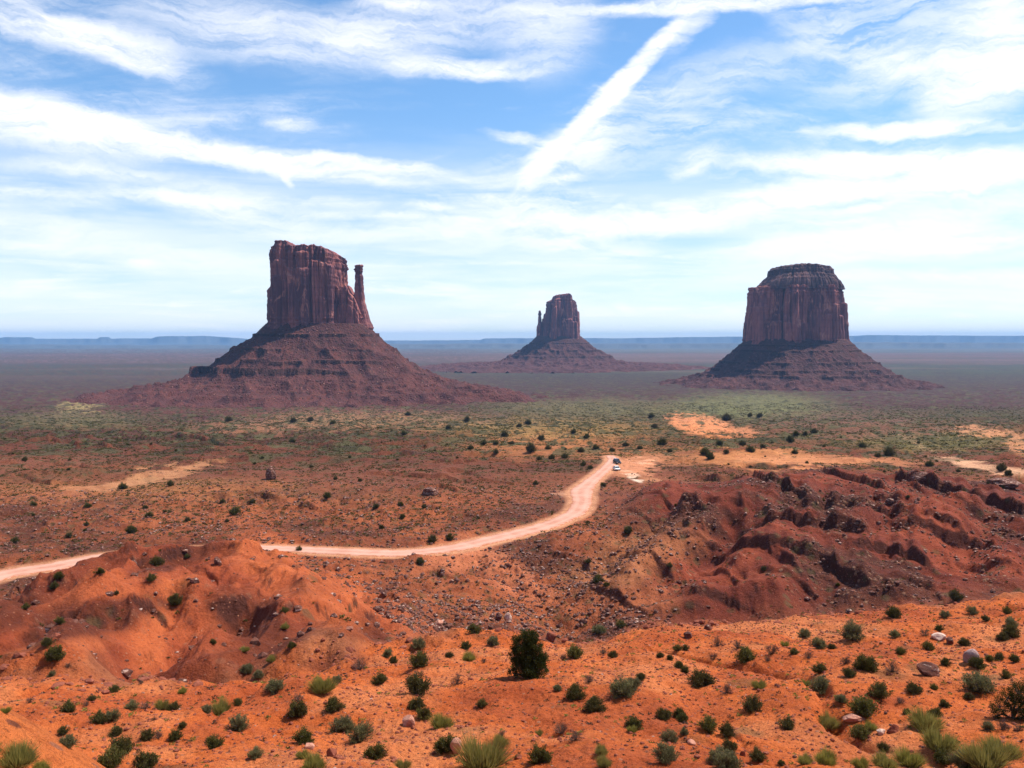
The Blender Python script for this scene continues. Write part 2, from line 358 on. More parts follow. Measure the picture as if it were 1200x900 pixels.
for kx in ks:
    pts = near + cols[kx] + far
    z = np.interp(lY, [math.log(p[0]) for p in pts], [p[1] for p in pts])
    ker = np.exp(-0.5 * (np.arange(-7, 8) / 3.0) ** 2); ker /= ker.sum()
    tab.append(np.convolve(np.pad(z, 7, mode='edge'), ker, mode='valid'))
tab = np.array(tab)
base = np.empty((nR, nA))
jj = np.clip(np.searchsorted(ks, Uc) - 1, 0, len(ks) - 2)
tt = np.clip((Uc - np.array(ks)[jj]) / (np.array(ks)[jj + 1] - np.array(ks)[jj]), 0, 1); tt = tt * tt * (3 - 2 * tt)
for j in range(nA):
    base[:, j] = np.interp(np.log(YE[:, j]), lY, tab[jj[j]] * (1 - tt[j]) + tab[jj[j] + 1] * tt[j])
# the hillock in the photo's lower left corner
base += 4.1 * np.exp(-(((Xg + 7.1) / 4.6) ** 2 + ((Yg - 8.6) / 3.4) ** 2) ** 1.0)

Ug = np.broadcast_to(U[None, :], base.shape)
edgeY = np.interp(U, [0,150,270,350,450,540,620,1100,1200], [50,50,55,60,64,70,72,77,79])[None, :]
edgeY = edgeY + 6.5 * gn(U / 60.0, U * 0, 71)[None, :] + 2.2 * gn(U / 32.0, U * 0, 72)[None, :]
rim = np.exp(-((YE - edgeY + 1.0) / 3.5) ** 2)
bench = 1 - sst(YE, edgeY - 5, edgeY + 3)
edge_far = 1 - sst(YE, edgeY, edgeY + 2)
left = (1 - sst(Ug, 400, 540)) * sst(YE, edgeY, edgeY + 14) * (1 - sst(YE, 118, 150))
right = sst(Ug + 0.6 * (YE - 200), 660, 790) * sst(YE, 118, 150) * (1 - sst(YE, 232, 275))
valley = sst(YE, edgeY, edgeY + 10) * (1 - left) * (1 - right) * (1 - sst(YE, 220, 300))
plain = sst(YE, 220, 320) * (1 - sst(YE, 1500, 2500))
wx = Xg + 4 * gn(Xg / 23, Yg / 23, 3); wy = Yg + 4 * gn(Xg / 23, Yg / 23, 4)
H = base.copy()
H += bench * (0.75 * fbm(Xg / 13, Yg / 13, 7, 10, 0.55) + 0.10 * fbm(Xg / 2.0, Yg / 2.0, 4, 20)) * sst(YE, 6, 26)
H += rim * (0.9 * fbm(Xg / 5, Yg / 5, 5, 15) - 0.2)
H -= bench * 0.55 * sst(ridged(wx / 13, wy / 26, 3, 31), 1.1, 1.6) * sst(YE, 20, 34)
rl = ridged(wx / 24 + 0.4, wy / 36, 6, 40, 0.52)
H += left * (3.9 * np.minimum(rl - 0.95, 0.16) + 0.5 * fbm(Xg / 4, Yg / 4, 4, 45))
rr = ridged(wx / 46 + 1.7, wy / 60, 6, 50, 0.45)
H += right * (2.0 * (rr - 0.95) + 0.22 * fbm(Xg / 5, Yg / 5, 5, 55))
H += valley * (1.3 * fbm(Xg / 16, Yg / 16, 7, 60, 0.6) + 0.5 * (ridged(wx / 12, wy / 12, 4, 64) - 0.8))
H += plain * (1.7 * fbm(Xg / 55, Yg / 55, 8, 70, 0.58) + 3.0 * (ridged(wx / 70, wy / 50, 6, 73) - 0.9) + 0.9 * fbm(Xg / 260, Yg / 160, 4, 75)) * (0.55 + 0.45 * sst(YE, 330, 700))
H += sst(YE, 1800, 3000) * 4.0 * fbm(Xg / 900, Yg / 900, 4, 80)
rill = ridged(wx / 6.5 + 2.1, wy / 24, 4, 57, 0.5) - 0.9
H += (right * 0.5 + left * 0.6) * rill
# strata: benches and little scarps
def terrace(Z, step, wob, sharp, msk):
    q = (Z + wob) / step; f = q - np.floor(q)
    return Z + msk * step * (sst(f, 0.5 - sharp, 0.5 + sharp) - f)
wob = 1.1 * fbm(Xg / 40, Yg / 40, 3, 90)
gap = sst(gn(Xg / 17, Yg / 17, 93) + 0.5 * gn(Xg / 6, Yg / 6, 94), -0.25, 0.35)
H = terrace(H, 3.1, wob, 0.12, right * 0.42 * gap)
H = terrace(H, 1.25, wob * 0.8, 0.16, right * 0.35 * gap)
H = terrace(H, 2.2, wob + 0.7, 0.12, left * 0.30 * gap)
H = terrace(H, 1.7, wob, 0.12, valley * 0.45 * gap)
gap2 = sst(gn(Xg / 60, Yg / 40, 96), -0.2, 0.3)
H = terrace(H, 2.4, wob * 1.5, 0.09, plain * gap2 * 0.7)

tanA = np.tan(A)
def raycol(px, py):
    d = pix_dir(px, py); j = int(np.argmin(np.where(inside, np.abs(U - (600 + F * d[0] / d[1])), 1e9)))
    return d, j
def hit(px, py, Zg, rmin=3.0):
    d, j = raycol(px, py); hl = math.hypot(d[0], d[1])
    zr = R * d[2] / hl; g = Zg[:, j] - zr
    idx = np.nonzero((g > 0) & (R > rmin))[0]
    if len(idx) == 0 or R[idx[0]] > 20000: return None
    i = idx[0]; i0 = max(i - 1, 0)
    f = 0 if g[i] == g[i0] else -g[i0] / (g[i] - g[i0]); r = R[i0] + (R[i] - R[i0]) * min(max(f, 0), 1)
    return np.array([r * math.sin(A[j]), r * math.cos(A[j]), r * d[2] / hl])
def ground_z(x, y, Zg=None):
    Zg = H if Zg is None else Zg
    x = np.asarray(x, float); y = np.asarray(y, float)
    r = np.hypot(x, y); a = np.arctan2(x, y)
    fi = np.interp(r, R, np.arange(nR)); fj = np.interp(a, A, np.arange(nA))
    i = np.clip(np.floor(fi).astype(int), 0, nR - 2); j = np.clip(np.floor(fj).astype(int), 0, nA - 2); fi = fi - i; fj = fj - j
    return (Zg[i, j] * (1 - fj) + Zg[i, j + 1] * fj) * (1 - fi) + (Zg[i + 1, j] * (1 - fj) + Zg[i + 1, j + 1] * fj) * fi

# ledges that can be told apart: (photo points of the lip, height, falloff behind)
scarps = [
 ([(815,558),(860,561),(890,570),(920,578),(945,592)],3.0,22),([(930,552),(970,560),(1000,570),(1040,583)],2.6,22),
 ([(1050,563),(1100,577),(1150,590),(1200,605),(1280,622)],4.2,28),([(940,597),(985,602),(1020,608),(1060,616)],3.4,22),
 ([(868,622),(905,620),(935,625),(975,630),(1015,640)],3.6,20),([(1050,630),(1090,632),(1130,637),(1165,647)],3.2,20),
 ([(838,646),(880,655),(920,662),(960,668),(990,684),(1020,697)],2.6,18),([(1000,654),(1040,655),(1085,667)],3.2,18),
 ([(735,590),(770,584),(800,598),(830,612)],1.8,16),([(690,560),(720,566),(765,569)],1.6,14),
 ([(700,700),(740,712),(760,722)],1.6,14),([(588,628),(620,630),(655,638)],1.5,10),([(775,612),(800,603),(825,606)],1.5,14),
 ([(150,703),(175,700),(196,706)],1.8,10),([(178,641),(205,636),(232,640)],1.4,8),([(278,702),(300,697),(332,690)],0.8,10),
 ([(395,690),(440,698),(485,712)],1.5,10),([(-20,700),(20,686),(48,684)],1.0,8),([(240,660),(255,668),(258,680)],1.0,5),
 ([(485,574),(515,571),(538,576)],2.6,14),([(325,600),(360,597),(405,602)],1.8,16),([(-20,520),(60,518),(130,524)],3,40),
 ([(430,555),(480,556),(540,561)],2.0,20),([(130,510),(200,513),(270,522)],3.0,40),([(960,556),(1010,546),(1060,553)],1.4,16),
 ([(1070,565),(1090,556),(1105,566)],2.0,8),([(1160,566),(1200,560),(1230,566)],3,20),([(60,540),(110,545),(170,541)],2.0,30),
 ([(1040,560),(1060,570),(1085,580)],1.5,10),
 ([(700,600),(740,605),(780,618)],1.2,12),([(850,585),(900,592),(940,600)],1.4,14),([(780,640),(820,632),(850,640)],1.4,12),([(1090,600),(1140,612),(1200,625)],1.8,14),([(1120,655),(1160,668),(1210,675)],1.6,12),([(930,642),(960,645),(1000,650)],1.2,10),([(640,650),(670,655),(700,668)],1.4,10),([(720,655),(760,660),(790,672)],1.2,10),([(880,680),(930,690),(960,705)],1.4,10),([(1040,685),(1080,690),(1120,694)],1.4,10),
 ([(240,585),(290,582),(330,588)],1.6,20),([(560,560),(600,566),(640,563)],1.6,20),([(20,560),(60,565),(100,563)],1.6,20),([(560,600),(590,604),(620,602)],1.3,14),([(360,520),(420,524),(480,521)],2.4,40),([(200,535),(250,540),(310,536)],2.2,30)]
H0 = H.copy()
for pts, hgt, fall in scarps:
    hs = [hit(px, py, base, 20) for px, py in pts]
    uu = [600 + F * p[0] / p[1] for p in hs]; yy = [p[1] for p in hs]
    sel = np.nonzero((U > uu[0] - 12) & (U < uu[-1] + 12) & inside)[0]
    if not len(sel): continue
    us = U[sel]; yl = np.interp(us, uu, yy)
    yl = yl + yl * 0.010 * fbm(us / 48.0, us * 0 + hgt, 2, 120)
    fade = sst(us, uu[0] - 12, uu[0] + 12) * (1 - sst(us, uu[-1] - 12, uu[-1] + 12)) * (0.62 + 0.35 * gn(us / 16.0, us * 0, 8))
    dY = YE[:, sel] - yl[None, :]
    H[:, sel] += hgt * fade[None, :] * 1.15 * sst(dY, -0.5, 0.4) * np.exp(-np.maximum(dY, 0) / fall)

def polyline_dist(pts, X, Y):
    best = np.full(X.shape, 1e9); par = np.zeros(X.shape); tot = 0
    for a, b2 in zip(pts[:-1], pts[1:]):
        d = b2 - a; l = np.hypot(*d); t = np.clip(((X - a[0]) * d[0] + (Y - a[1]) * d[1]) / (l * l), 0, 1)
        q = np.hypot(X - a[0] - t * d[0], Y - a[1] - t * d[1]); s = q < best
        best[s] = q[s]; par[s] = (tot + t * l)[s]; tot += l
    return best, par
def add_line(ppx, h, wid, zr=None):
    pts = [hit(px, py, base, 20) for px, py in ppx]
    pts = [np.array(p[:2]) for p in pts]
    i0 = np.searchsorted(R, min(np.hypot(*p) for p in pts) - 4 * wid); i1 = np.searchsorted(R, max(np.hypot(*p) for p in pts) + 4 * wid)
    sl = slice(i0, i1)
    xx = Xg[sl] + 0.5 * wid * gn(Xg[sl] / 9, Yg[sl] / 9, 77); yy = Yg[sl] + 0.5 * wid * gn(Xg[sl] / 9, Yg[sl] / 9, 78)
    d, _ = polyline_dist(pts, xx, yy)
    H[sl] += h * np.exp(-(d / wid) ** 2)
# gullies and spurs of the near left ridge and of the ravine in the middle
for ln, h, wid in [([(205,705),(190,735),(160,765),(205,785),(262,795)],-2.6,2.8),([(310,640),(345,690),(362,730),(385,765)],1.9,4.0),([(290,715),(312,745)],-0.7,6.5),([(110,715),(150,735)],-2.0,4.5),
    ([(120,700),(90,745),(60,790)],2.4,3.2),([(225,690),(245,735),(262,770)],1.2,3),([(40,690),(20,720),(-20,760)],1.3,3.0),
    ([(390,680),(420,720),(432,745)],1.2,3),([(225,700),(300,745),(330,790)],-0.9,5),
    ([(560,660),(620,690),(655,715),(670,735)],-2.2,5),([(700,640),(720,680),(690,725)],-1.2,6),
    ([(765,575),(730,612),(690,640)],3.6,6),([(850,595),(800,635),(735,690)],4.2,8),([(820,570),(770,615),(720,650)],-2.6,5),([(900,640),(860,670),(800,712)],4.0,6),([(870,620),(820,650),(765,705)],-2.8,5),([(1010,615),(960,660),(910,705)],3.8,6),([(1120,600),(1090,640),(1040,690)],3.8,7),([(1190,630),(1160,670)],2.4,7),([(980,640),(940,690)],-2.2,5),([(1150,620),(1120,670)],-2.4,5),([(1080,650),(1060,700)],-1.5,5)]:
    add_line(ln, h, wid)

# ---- the dirt road: photo points with the road's own height
def at_z(px, py, z):
    d = pix_dir(px, py); return np.array([d[0], d[1]]) * (z / d[2])
road_px = [(-260,742,-47.4,9),(-120,708,-47.4,9),(0,674,-47.3,8),(60,664,-47.3,7.5),(125,652,-47.2,7),(205,645,-47.2,6),(285,642,-47.1,5.5),(335,643,-47.1,5.5),(400,646,-47,6),(470,648,-47,6.2),
 (530,642,-47,6.5),(580,631,-47,6.5),(625,620,-46.9,7),(655,610,-46.9,6),(676,599,-46.9,6),(682,587,-46.9,6.2),(681,576,-47,7.5),(690,566,-47.2,6),(702,556,-47.6,5.2),(712,547,-48.3,5),(718,539,-49.0,4.6),(715,534,-49.6,4)]
rp = np.array([list(at_z(a, b_, z)) + [z, wd * 0.5] for a, b_, z, wd in road_px])
def spline(P, n=10):
    Q = []
    for i in range(len(P) - 1):
        p0, p1, p2, p3 = P[max(i - 1, 0)], P[i], P[i + 1], P[min(i + 2, len(P) - 1)]
        for t in np.arange(n) / n:
            Q.append(0.5 * ((2 * p1) + (p2 - p0) * t + (2 * p0 - 5 * p1 + 4 * p2 - p3) * t * t + (3 * p1 - p0 - 3 * p2 + p3) * t ** 3))
    Q.append(P[-1]); return np.array(Q)
rs = spline(rp, 14)
i0 = np.searchsorted(R, 110); i1 = np.searchsorted(R, 420); sl = slice(i0, i1)
dR, pR = polyline_dist([q[:2] for q in rs], Xg[sl], Yg[sl])
cum = np.concatenate([[0], np.cumsum(np.hypot(*np.diff(rs[:, :2], axis=0).T))])
zroad = np.interp(pR, cum, rs[:, 2]); wroad = np.interp(pR, cum, rs[:, 3])
k = (1 - sst(dR, wroad + 5, wroad + 45)) * sst(YE[sl], 170, 230) * 0.8; H[sl] = H[sl] * (1 - k) + (base[sl] + 0.12 * (H[sl] - base[sl])) * k
k = 1 - sst(dR, wroad + 1.0, wroad + 5.0)
H[sl] = H[sl] * (1 - k) + (zroad - 0.12) * k
# nothing in front of the road may rise above the line of sight to it, except the near left ridge
road_mask = np.zeros_like(H); road_mask[sl] = 1 - sst(dR, wroad + 0.3, wroad + 2.5)
# lay-by and turning place
lay = [at_z(643, 578, -46.9), at_z(672, 586, -46.9)]
H_final = H
PX, PY = pix_of(Xg, Yg, H)
PX = np.where(Yg > 0.5, PX, -500); PY = np.where(Yg > 0.5, PY, 2000)

# ---- soil colours (albedo), painted as patches of different ground, some darkened for shade
col = np.zeros(H.shape + (3,)); col[:] = (0.30, 0.115, 0.062)
n_a = fbm(Xg / 35, Yg / 35, 5, 200); n_b = fbm(Xg / 9, Yg / 9, 5, 210); n_c = fbm(Xg / 160, Yg / 160, 5, 220)
def mixm(mask, c):
    global col
    mask = np.clip(mask, 0, 1)[..., None]; col = col * (1 - mask) + np.array(c) * mask
wpx = PX + 10 * n_b + 10 * n_a; wpy = PY + 5 * n_b + 4 * n_a
def blob(cx, cy_, rx, ry, c, s=1.0, soft=0.5, ang=0):
    ca, sa = math.cos(math.radians(ang)), math.sin(math.radians(ang))
    dx = wpx - cx; dy = wpy - cy_; ux = (dx * ca + dy * sa) / rx; uy = (-dx * sa + dy * ca) / ry
    mixm(s * (1 - sst(np.hypot(ux, uy), 1 - soft, 1 + soft)), c)
PINK = (0.46, 0.19, 0.105); ORANGE = (0.46, 0.116, 0.031); RED = (0.33, 0.082, 0.034); DARK = (0.145, 0.044, 0.028); OLIVE = (0.17, 0.135, 0.055)
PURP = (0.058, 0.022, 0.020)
# distance bands, from the road outwards
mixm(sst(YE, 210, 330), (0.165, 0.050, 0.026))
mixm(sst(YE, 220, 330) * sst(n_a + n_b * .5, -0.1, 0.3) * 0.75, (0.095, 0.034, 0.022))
mixm(sst(YE, 330, 420) * sst(n_c + 0.4 * n_a, -0.1, 0.35) * 0.7, (0.17, 0.072, 0.032))
mixm(sst(YE, 360, 520) * sst(Ug, 380, 560) * (0.55 + 0.3 * np.clip(n_a, -1, 1)), (0.13, 0.088, 0.034))
mixm(sst(YE, 420, 600) * (1 - sst(Ug, 330, 520)) * 0.85, (0.105, 0.037, 0.026))
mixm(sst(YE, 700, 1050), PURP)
mixm(sst(YE, 700, 1000) * sst(Ug, 640, 800) * (1 - sst(YE, 1100, 1300)) * 0.75, (0.070, 0.058, 0.024))
mixm(sst(YE, 1500, 2600), (0.045, 0.027, 0.025))  # far plain, its cloud shadow put into the dark albedo
mixm(sst(YE, 2600, 3000) * (1 - sst(YE, 3700, 4300)) * sst(n_c, -0.6, 0.2) * 0.9, (0.046, 0.052, 0.034))
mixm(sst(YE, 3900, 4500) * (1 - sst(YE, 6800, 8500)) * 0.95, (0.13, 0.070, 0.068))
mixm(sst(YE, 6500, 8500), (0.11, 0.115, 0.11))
st_ = gn(H / 1.1 + 0.3 * n_a, H * 0 + 0.5, 233)
mixm(sst(YE, 780, 950) * (1 - sst(YE, 1500, 1700)) * sst(Ug, 60, 150) * (1 - sst(Ug, 430, 560)), (0.105, 0.036, 0.027))
mixm(sst(YE, 650, 850) * (1 - sst(YE, 1500, 1700)) * (1 - sst(Ug, 430, 560)) * sst(st_, 0.05, 0.3) * 0.8, (0.055, 0.024, 0.020))
band = gn(Xg / 2500, Yg / 420, 230) + 0.5 * gn(Xg / 900, Yg / 160, 231)
mixm(sst(YE, 2200, 3000) * sst(band, 0.25, 0.5) * 0.5, (0.16, 0.095, 0.085))
mixm(sst(YE, 2200, 3000) * sst(-band, 0.25, 0.5) * 0.6, (0.055, 0.050, 0.042))
mixm(sst(YE, 260, 380) * (1 - sst(Ug, 520, 640)) * sst(n_a + 0.7 * n_b + 0.3 * n_c, -0.3, 0.2) * 0.75, (0.075, 0.030, 0.022))
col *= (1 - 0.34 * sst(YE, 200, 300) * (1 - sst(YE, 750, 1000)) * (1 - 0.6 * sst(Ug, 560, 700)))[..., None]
# middle distance patches
blob(100,625,230,34,(0.50, 0.20, 0.115),1,.5,-9); blob(60,600,130,30,(0.44,0.175,0.09),0.7,.5); blob(250,585,190,22,(0.37,0.20,0.075),0.6,.5); blob(350,625,130,18,(0.30,0.21,0.065),0.7,.5)
blob(180,558,70,6,(0.55,0.29,0.16),0.9,.5,-14); blob(105,575,60,5,(0.5,0.25,0.14),0.7,.5,-14); blob(205,622,60,9,(0.58,0.32,0.22),0.9,.5,-26)
blob(430,598,120,16,(0.42,0.17,0.09),0.6,.5); blob(545,628,90,12,(0.42,0.18,0.09),0.55,.5); blob(630,603,40,12,(0.50,0.22,0.10),0.7,.5)
blob(60,548,160,16,(0.20,0.075,0.045),0.6,.6); blob(420,558,170,18,(0.17,0.060,0.040),0.75,.6); blob(540,585,60,14,(0.20,0.07,0.045),0.6,.6)
blob(640,520,100,16,(0.38,0.16,0.07),0.65,.6); blob(640,500,120,12,(0.32,0.22,0.08),0.5,.6); blob(690,478,120,10,(0.16,0.15,0.06),0.6,.6)
blob(430,492,130,10,(0.34,0.19,0.095),0.6,.6); blob(80,492,90,9,(0.17,0.15,0.07),0.6,.6); blob(95,475,26,5,(0.30,0.24,0.10),0.8,.5,-12); blob(300,500,90,7,(0.34,0.17,0.10),0.5,.6)
blob(822,498,36,12,(0.60,0.235,0.10),1.0,.25,8); blob(855,505,34,5,(0.55,0.22,0.10),0.8,.3); blob(780,535,90,10,(0.40,0.18,0.08),0.5,.5)
blob(895,536,70,10,(0.48,0.21,0.09),0.75,.5); blob(960,541,110,6,(0.55,0.24,0.12),0.7,.5); blob(1150,506,36,5,(0.52,0.25,0.13),0.9,.4); blob(1195,520,14,12,(0.50,0.24,0.13),0.8,.4)
blob(1070,518,24,2.5,(0.5,0.30,0.22),0.8,.4,25); blob(880,475,90,14,(0.150,0.160,0.062),0.75,.5); blob(1090,518,80,10,(0.15,0.16,0.06),0.6,.5); blob(1000,500,120,18,(0.20,0.10,0.075),0.5,.5)
blob(1160,548,60,5,(0.60,0.36,0.25),0.9,.4,10); blob(1110,570,60,9,(0.42,0.15,0.08),0.6,.5); blob(755,541,16,1.6,(0.80,0.74,0.70),1,.3); blob(738,556,9,4.5,(0.82,0.78,0.75),1,.35,20)
blob(745,546,34,9,(0.55,0.25,0.15),0.85,.4,-10); blob(790,566,50,4,(0.50,0.24,0.14),0.8,.5,10); blob(650,577,12,4,(0.6,0.36,0.27),1.0,.3,10)
# badlands
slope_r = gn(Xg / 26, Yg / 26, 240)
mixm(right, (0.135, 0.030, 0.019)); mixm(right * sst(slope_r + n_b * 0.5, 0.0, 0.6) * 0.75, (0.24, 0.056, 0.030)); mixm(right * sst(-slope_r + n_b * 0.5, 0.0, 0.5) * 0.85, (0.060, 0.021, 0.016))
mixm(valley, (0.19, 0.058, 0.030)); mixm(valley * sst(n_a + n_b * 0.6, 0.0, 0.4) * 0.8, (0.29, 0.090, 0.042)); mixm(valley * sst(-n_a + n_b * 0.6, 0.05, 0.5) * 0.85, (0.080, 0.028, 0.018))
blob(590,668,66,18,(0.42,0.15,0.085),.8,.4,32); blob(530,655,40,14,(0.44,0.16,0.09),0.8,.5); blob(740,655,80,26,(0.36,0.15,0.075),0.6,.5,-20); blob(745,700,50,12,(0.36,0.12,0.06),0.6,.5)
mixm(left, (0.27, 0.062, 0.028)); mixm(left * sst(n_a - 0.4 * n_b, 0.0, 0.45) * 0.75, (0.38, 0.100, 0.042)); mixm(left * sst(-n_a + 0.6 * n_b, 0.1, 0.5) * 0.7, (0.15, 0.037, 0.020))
for p_ in [(130,725,75,22,-8),(300,735,52,34,40),(225,645,40,14,-10),(60,745,50,30,-40),(20,715,40,18,-30),(185,660,36,9,-10),(420,735,40,14,20),(380,690,30,12,0)]: blob(*p_[:4], (0.115, 0.030, 0.017), 0.95, .4, p_[4])  # dark red soil and shaded hollows, both painted into the colour
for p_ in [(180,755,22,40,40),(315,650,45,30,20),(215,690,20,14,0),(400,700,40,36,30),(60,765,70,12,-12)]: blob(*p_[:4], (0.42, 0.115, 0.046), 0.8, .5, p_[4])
b2 = bench * 1.0
mixm(b2, ORANGE); mixm(b2 * sst(n_b + 0.5 * n_a, 0.0, 0.6) * 0.65, (0.50, 0.185, 0.085)); mixm(b2 * sst(-n_b + 0.5 * n_a, 0.1, 0.6) * 0.7, (0.31, 0.070, 0.026))
mixm((1 - sst(YE, 11, 15)), (0.50, 0.150, 0.048))
mixm(road_mask * 0.9, (0.50, 0.26, 0.17))
col *= np.array([1.08, 0.99, 0.80]) * (1 - sst(YE, 450, 900))[..., None] + sst(YE, 450, 900)[..., None]
mixm(rim * (1 - left) * sst(n_b + 0.3 * n_a, -0.1, 0.3) * 0.7, (0.16, 0.045, 0.024))
# steep camera-facing ledges: bedrock, with their shade painted into the colour
dzr = np.gradient(H, axis=0) / np.gradient(R)[:, None]
ledge = sst(dzr, 0.62, 1.15) * (1 - bench) * sst(YE, 60, 80) * (1 - sst(YE, 1200, 1600))
mixm(ledge * 0.85, (0.070, 0.024, 0.017))
cover = 0.16 * bench + 0.16 * left + 0.30 * right + 0.5 * valley + sst(YE, 200, 300) * (0.55 + 0.40 * sst(YE, 330, 600)) * (1 - right)
cover = cover * (0.75 + 0.6 * n_a + 0.5 * n_b)
warm = (col[..., 0] > 0.31) & (YE > 80); cover = cover * (1 - 0.45 * sst(YE, 850, 1100)); cover = np.where(warm, cover * 0.25, cover) * (1 - road_mask)
stones = np.clip(0.10 * bench + 0.55 * valley * sst(n_b - n_a, -0.1, 0.5) + 0.9 * right * sst(n_b - slope_r * 0.6, -0.2, 0.5) + 0.25 * left * sst(n_b, 0, 0.6) + plain * 0.3, 0, 1) * (1 - road_mask)
marks = np.stack([np.clip(cover, 0, 1), stones, sst(YE, 240, 420)], -1)
Vg = np.stack([Xg, Yg, H + Z0], -1).reshape(-1, 3)
Vg = np.concatenate([Vg, [[0, 0, base[0].mean() + Z0]]])
Fq = grid_faces(nR, nA, wrap=True)[:, ::-1]
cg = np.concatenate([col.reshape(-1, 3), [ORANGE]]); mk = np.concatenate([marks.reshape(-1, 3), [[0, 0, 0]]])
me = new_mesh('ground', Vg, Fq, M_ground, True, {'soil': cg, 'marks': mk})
ground = tag(link('ground', me), kind='structure')
n0 = len(Vg) - 1
me2 = new_mesh('hilltop', Vg[list(range(nA)) + [n0]], [[j, (j + 1) % nA, nA] for j in range(nA)], M_ground, True, {'soil': cg[:nA + 1], 'marks': mk[:nA + 1]})
tag(link('ground', me2), kind='structure')

# ---- road sheet
n = len(rs); tang = np.gradient(rs[:, :2], axis=0); tang /= np.hypot(*tang.T)[:, None]; nor = np.stack([-tang[:, 1], tang[:, 0]], 1)
K = 13; rv = []; tr = []
for i in range(n):
    wl = rs[i, 3] * (1 + 0.10 * gn(np.array([i / 5.0]), np.array([0.3]), 5)[0] + 0.12 * gn(np.array([i / 1.4]), np.array([0.9]), 5)[0]); wr = rs[i, 3] * (1 + 0.10 * gn(np.array([i / 4.0]), np.array([7.3]), 6)[0] + 0.12 * gn(np.array([i / 1.4]), np.array([4.9]), 5)[0])
    for q in range(K):
        s = -1 + 2 * q / (K - 1); ww = (wl if s < 0 else wr)
        zz_ = rs[i, 2] + (0.0 if abs(s) < 0.99 else -0.25) + 0.04 * (1 - s * s)
        rv.append((*(rs[i, :2] + nor[i] * s * ww), zz_ + Z0)); tr.append((math.exp(-((abs(s) - 0.42) / 0.14) ** 2), max(0, abs(s) * 1.6 - 0.75), 0))
me = new_mesh('dirt_road', rv, grid_faces(n, K)[:, ::-1], M_road, True, {'track': np.array(tr)})
tag(link('dirt_road', me), kind='structure')

# ================================================================ BUTTES
def n3(x, y, z, seed):            # cheap 3-D noise: two 2-D fields blended
    return 0.6 * gn(x + 0.7 * z, y - 0.4 * z, seed) + 0.6 * gn(y + 0.5 * z, z + 0.3 * x, seed + 31)
def flute(s, h, wid, seed):
    u = s / wid + 0.55 * gn(s / (wid * 2.3), h * 0.6 + seed, seed); c = np.floor(u); f = u - c
    r1 = h01(c.astype(np.int64), 0, seed); hk = 0.35 + 0.9 * h01(c.astype(np.int64), 3, seed)
    b = 1 - np.abs(2 * f - 1) ** 3.5
    return b + (r1 - 0.5) * 1.3 - 0.9 * sst(h, hk - 0.012, hk + 0.012)
def cliff(name, cx, cyy, a, b, zb, top, parent, loc, seed, taper=None, amps=((46, 7), (17, 4.5), (6.5, 2.0), (2.6, 0.7)), p=3.2, nth=760, nh=170, shift=None, cap=30, rough=1.0, mat=None):
    """fluted rock wall round a footprint; top(x) gives the height of the rim along x"""
    th = np.linspace(0, 2 * np.pi, nth, endpoint=False) + np.pi / 2
    c, s = np.cos(th), np.sin(th)
    ox = a * np.sign(c) * np.abs(c) ** (2 / p); oy = b * np.sign(s) * np.abs(s) ** (2 / p)
    seg = np.hypot(np.roll(ox, -1) - ox, np.roll(oy, -1) - oy); arc = np.concatenate([[0], np.cumsum(seg)[:-1]])
    t = np.linspace(0, arc[-1] + seg[-1], nth, endpoint=False); L_ = arc[-1] + seg[-1]
    ax = np.append(arc, L_); ox = np.interp(t, ax, np.append(ox, ox[0])); oy = np.interp(t, ax, np.append(oy, oy[0]))
    tx = np.roll(ox, -1) - np.roll(ox, 1); ty = np.roll(oy, -1) - np.roll(oy, 1); l = np.hypot(tx, ty); nx, ny = ty / l, -tx / l
    hh = np.linspace(0, 1, nh)[:, None]; T = np.broadcast_to(t[None, :], (nh, nth))
    off = 0
    for wdt, amp in amps: off = off + amp * rough * (flute(T, np.broadcast_to(hh, T.shape), wdt, seed + int(wdt)) - 0.6)
    tf = 1.0 if taper is None else np.interp(hh, [q[0] for q in taper], [q[1] for q in taper])
    x = ox[None, :] * tf + nx[None, :] * off; y = oy[None, :] * tf + ny[None, :] * off
    if shift is not None: x = x + np.interp(hh, [q[0] for q in shift], [q[1] for q in shift])
    zt = top(x) + 2.2 * gn(x / 9, y / 9, seed) + 1.2 * gn(x / 3, y / 3, seed + 1)
    z = zb + hh * (zt - zb)
    lay = gn(z / 5.5, 0 * z + 0.5, seed + 2) * 1.6 + gn(z / 2.2, 0 * z + 0.5, seed + 5) * 0.7
    w_l = (1.0 - sst(hh, 0.06, 0.2)) * 0.9 + sst(hh, 0.78, 0.92) * 1.2 + 0.25
    x = x + nx[None, :] * (lay * w_l + 1.3 * n3(x / 12, y / 12, z / 14, seed + 9) + 0.7 * n3(x / 4, y / 4, z / 5, seed + 10)); y = y + ny[None, :] * (lay * w_l)
    kk = np.linspace(1, 0.0, cap)[1:, None]
    mx, my = x[-1].mean(), y[-1].mean()
    xc = mx + (x[-1][None, :] - mx) * kk; yc = my + (y[-1][None, :] - my) * kk
    zc = top(xc) + 2.6 * gn(xc / 9, yc / 9, seed) * (0.6 + 0.4 * kk) + 1.2 * gn(xc / 3, yc / 3, seed + 1) + 1.5 * gn(xc / 5, yc / 5, seed + 3) * (1 - kk ** 4)
    x = np.concatenate([x, xc]); y = np.concatenate([y, yc]); z = np.concatenate([z, zc])
    V = np.stack([cx + x - loc[0], cyy + y - loc[1], z + Z0 - loc[2]], -1).reshape(-1, 3)
    return link(name, new_mesh(name, V, grid_faces(*x.shape, wrap=True), mat or M_cliff, True), parent)
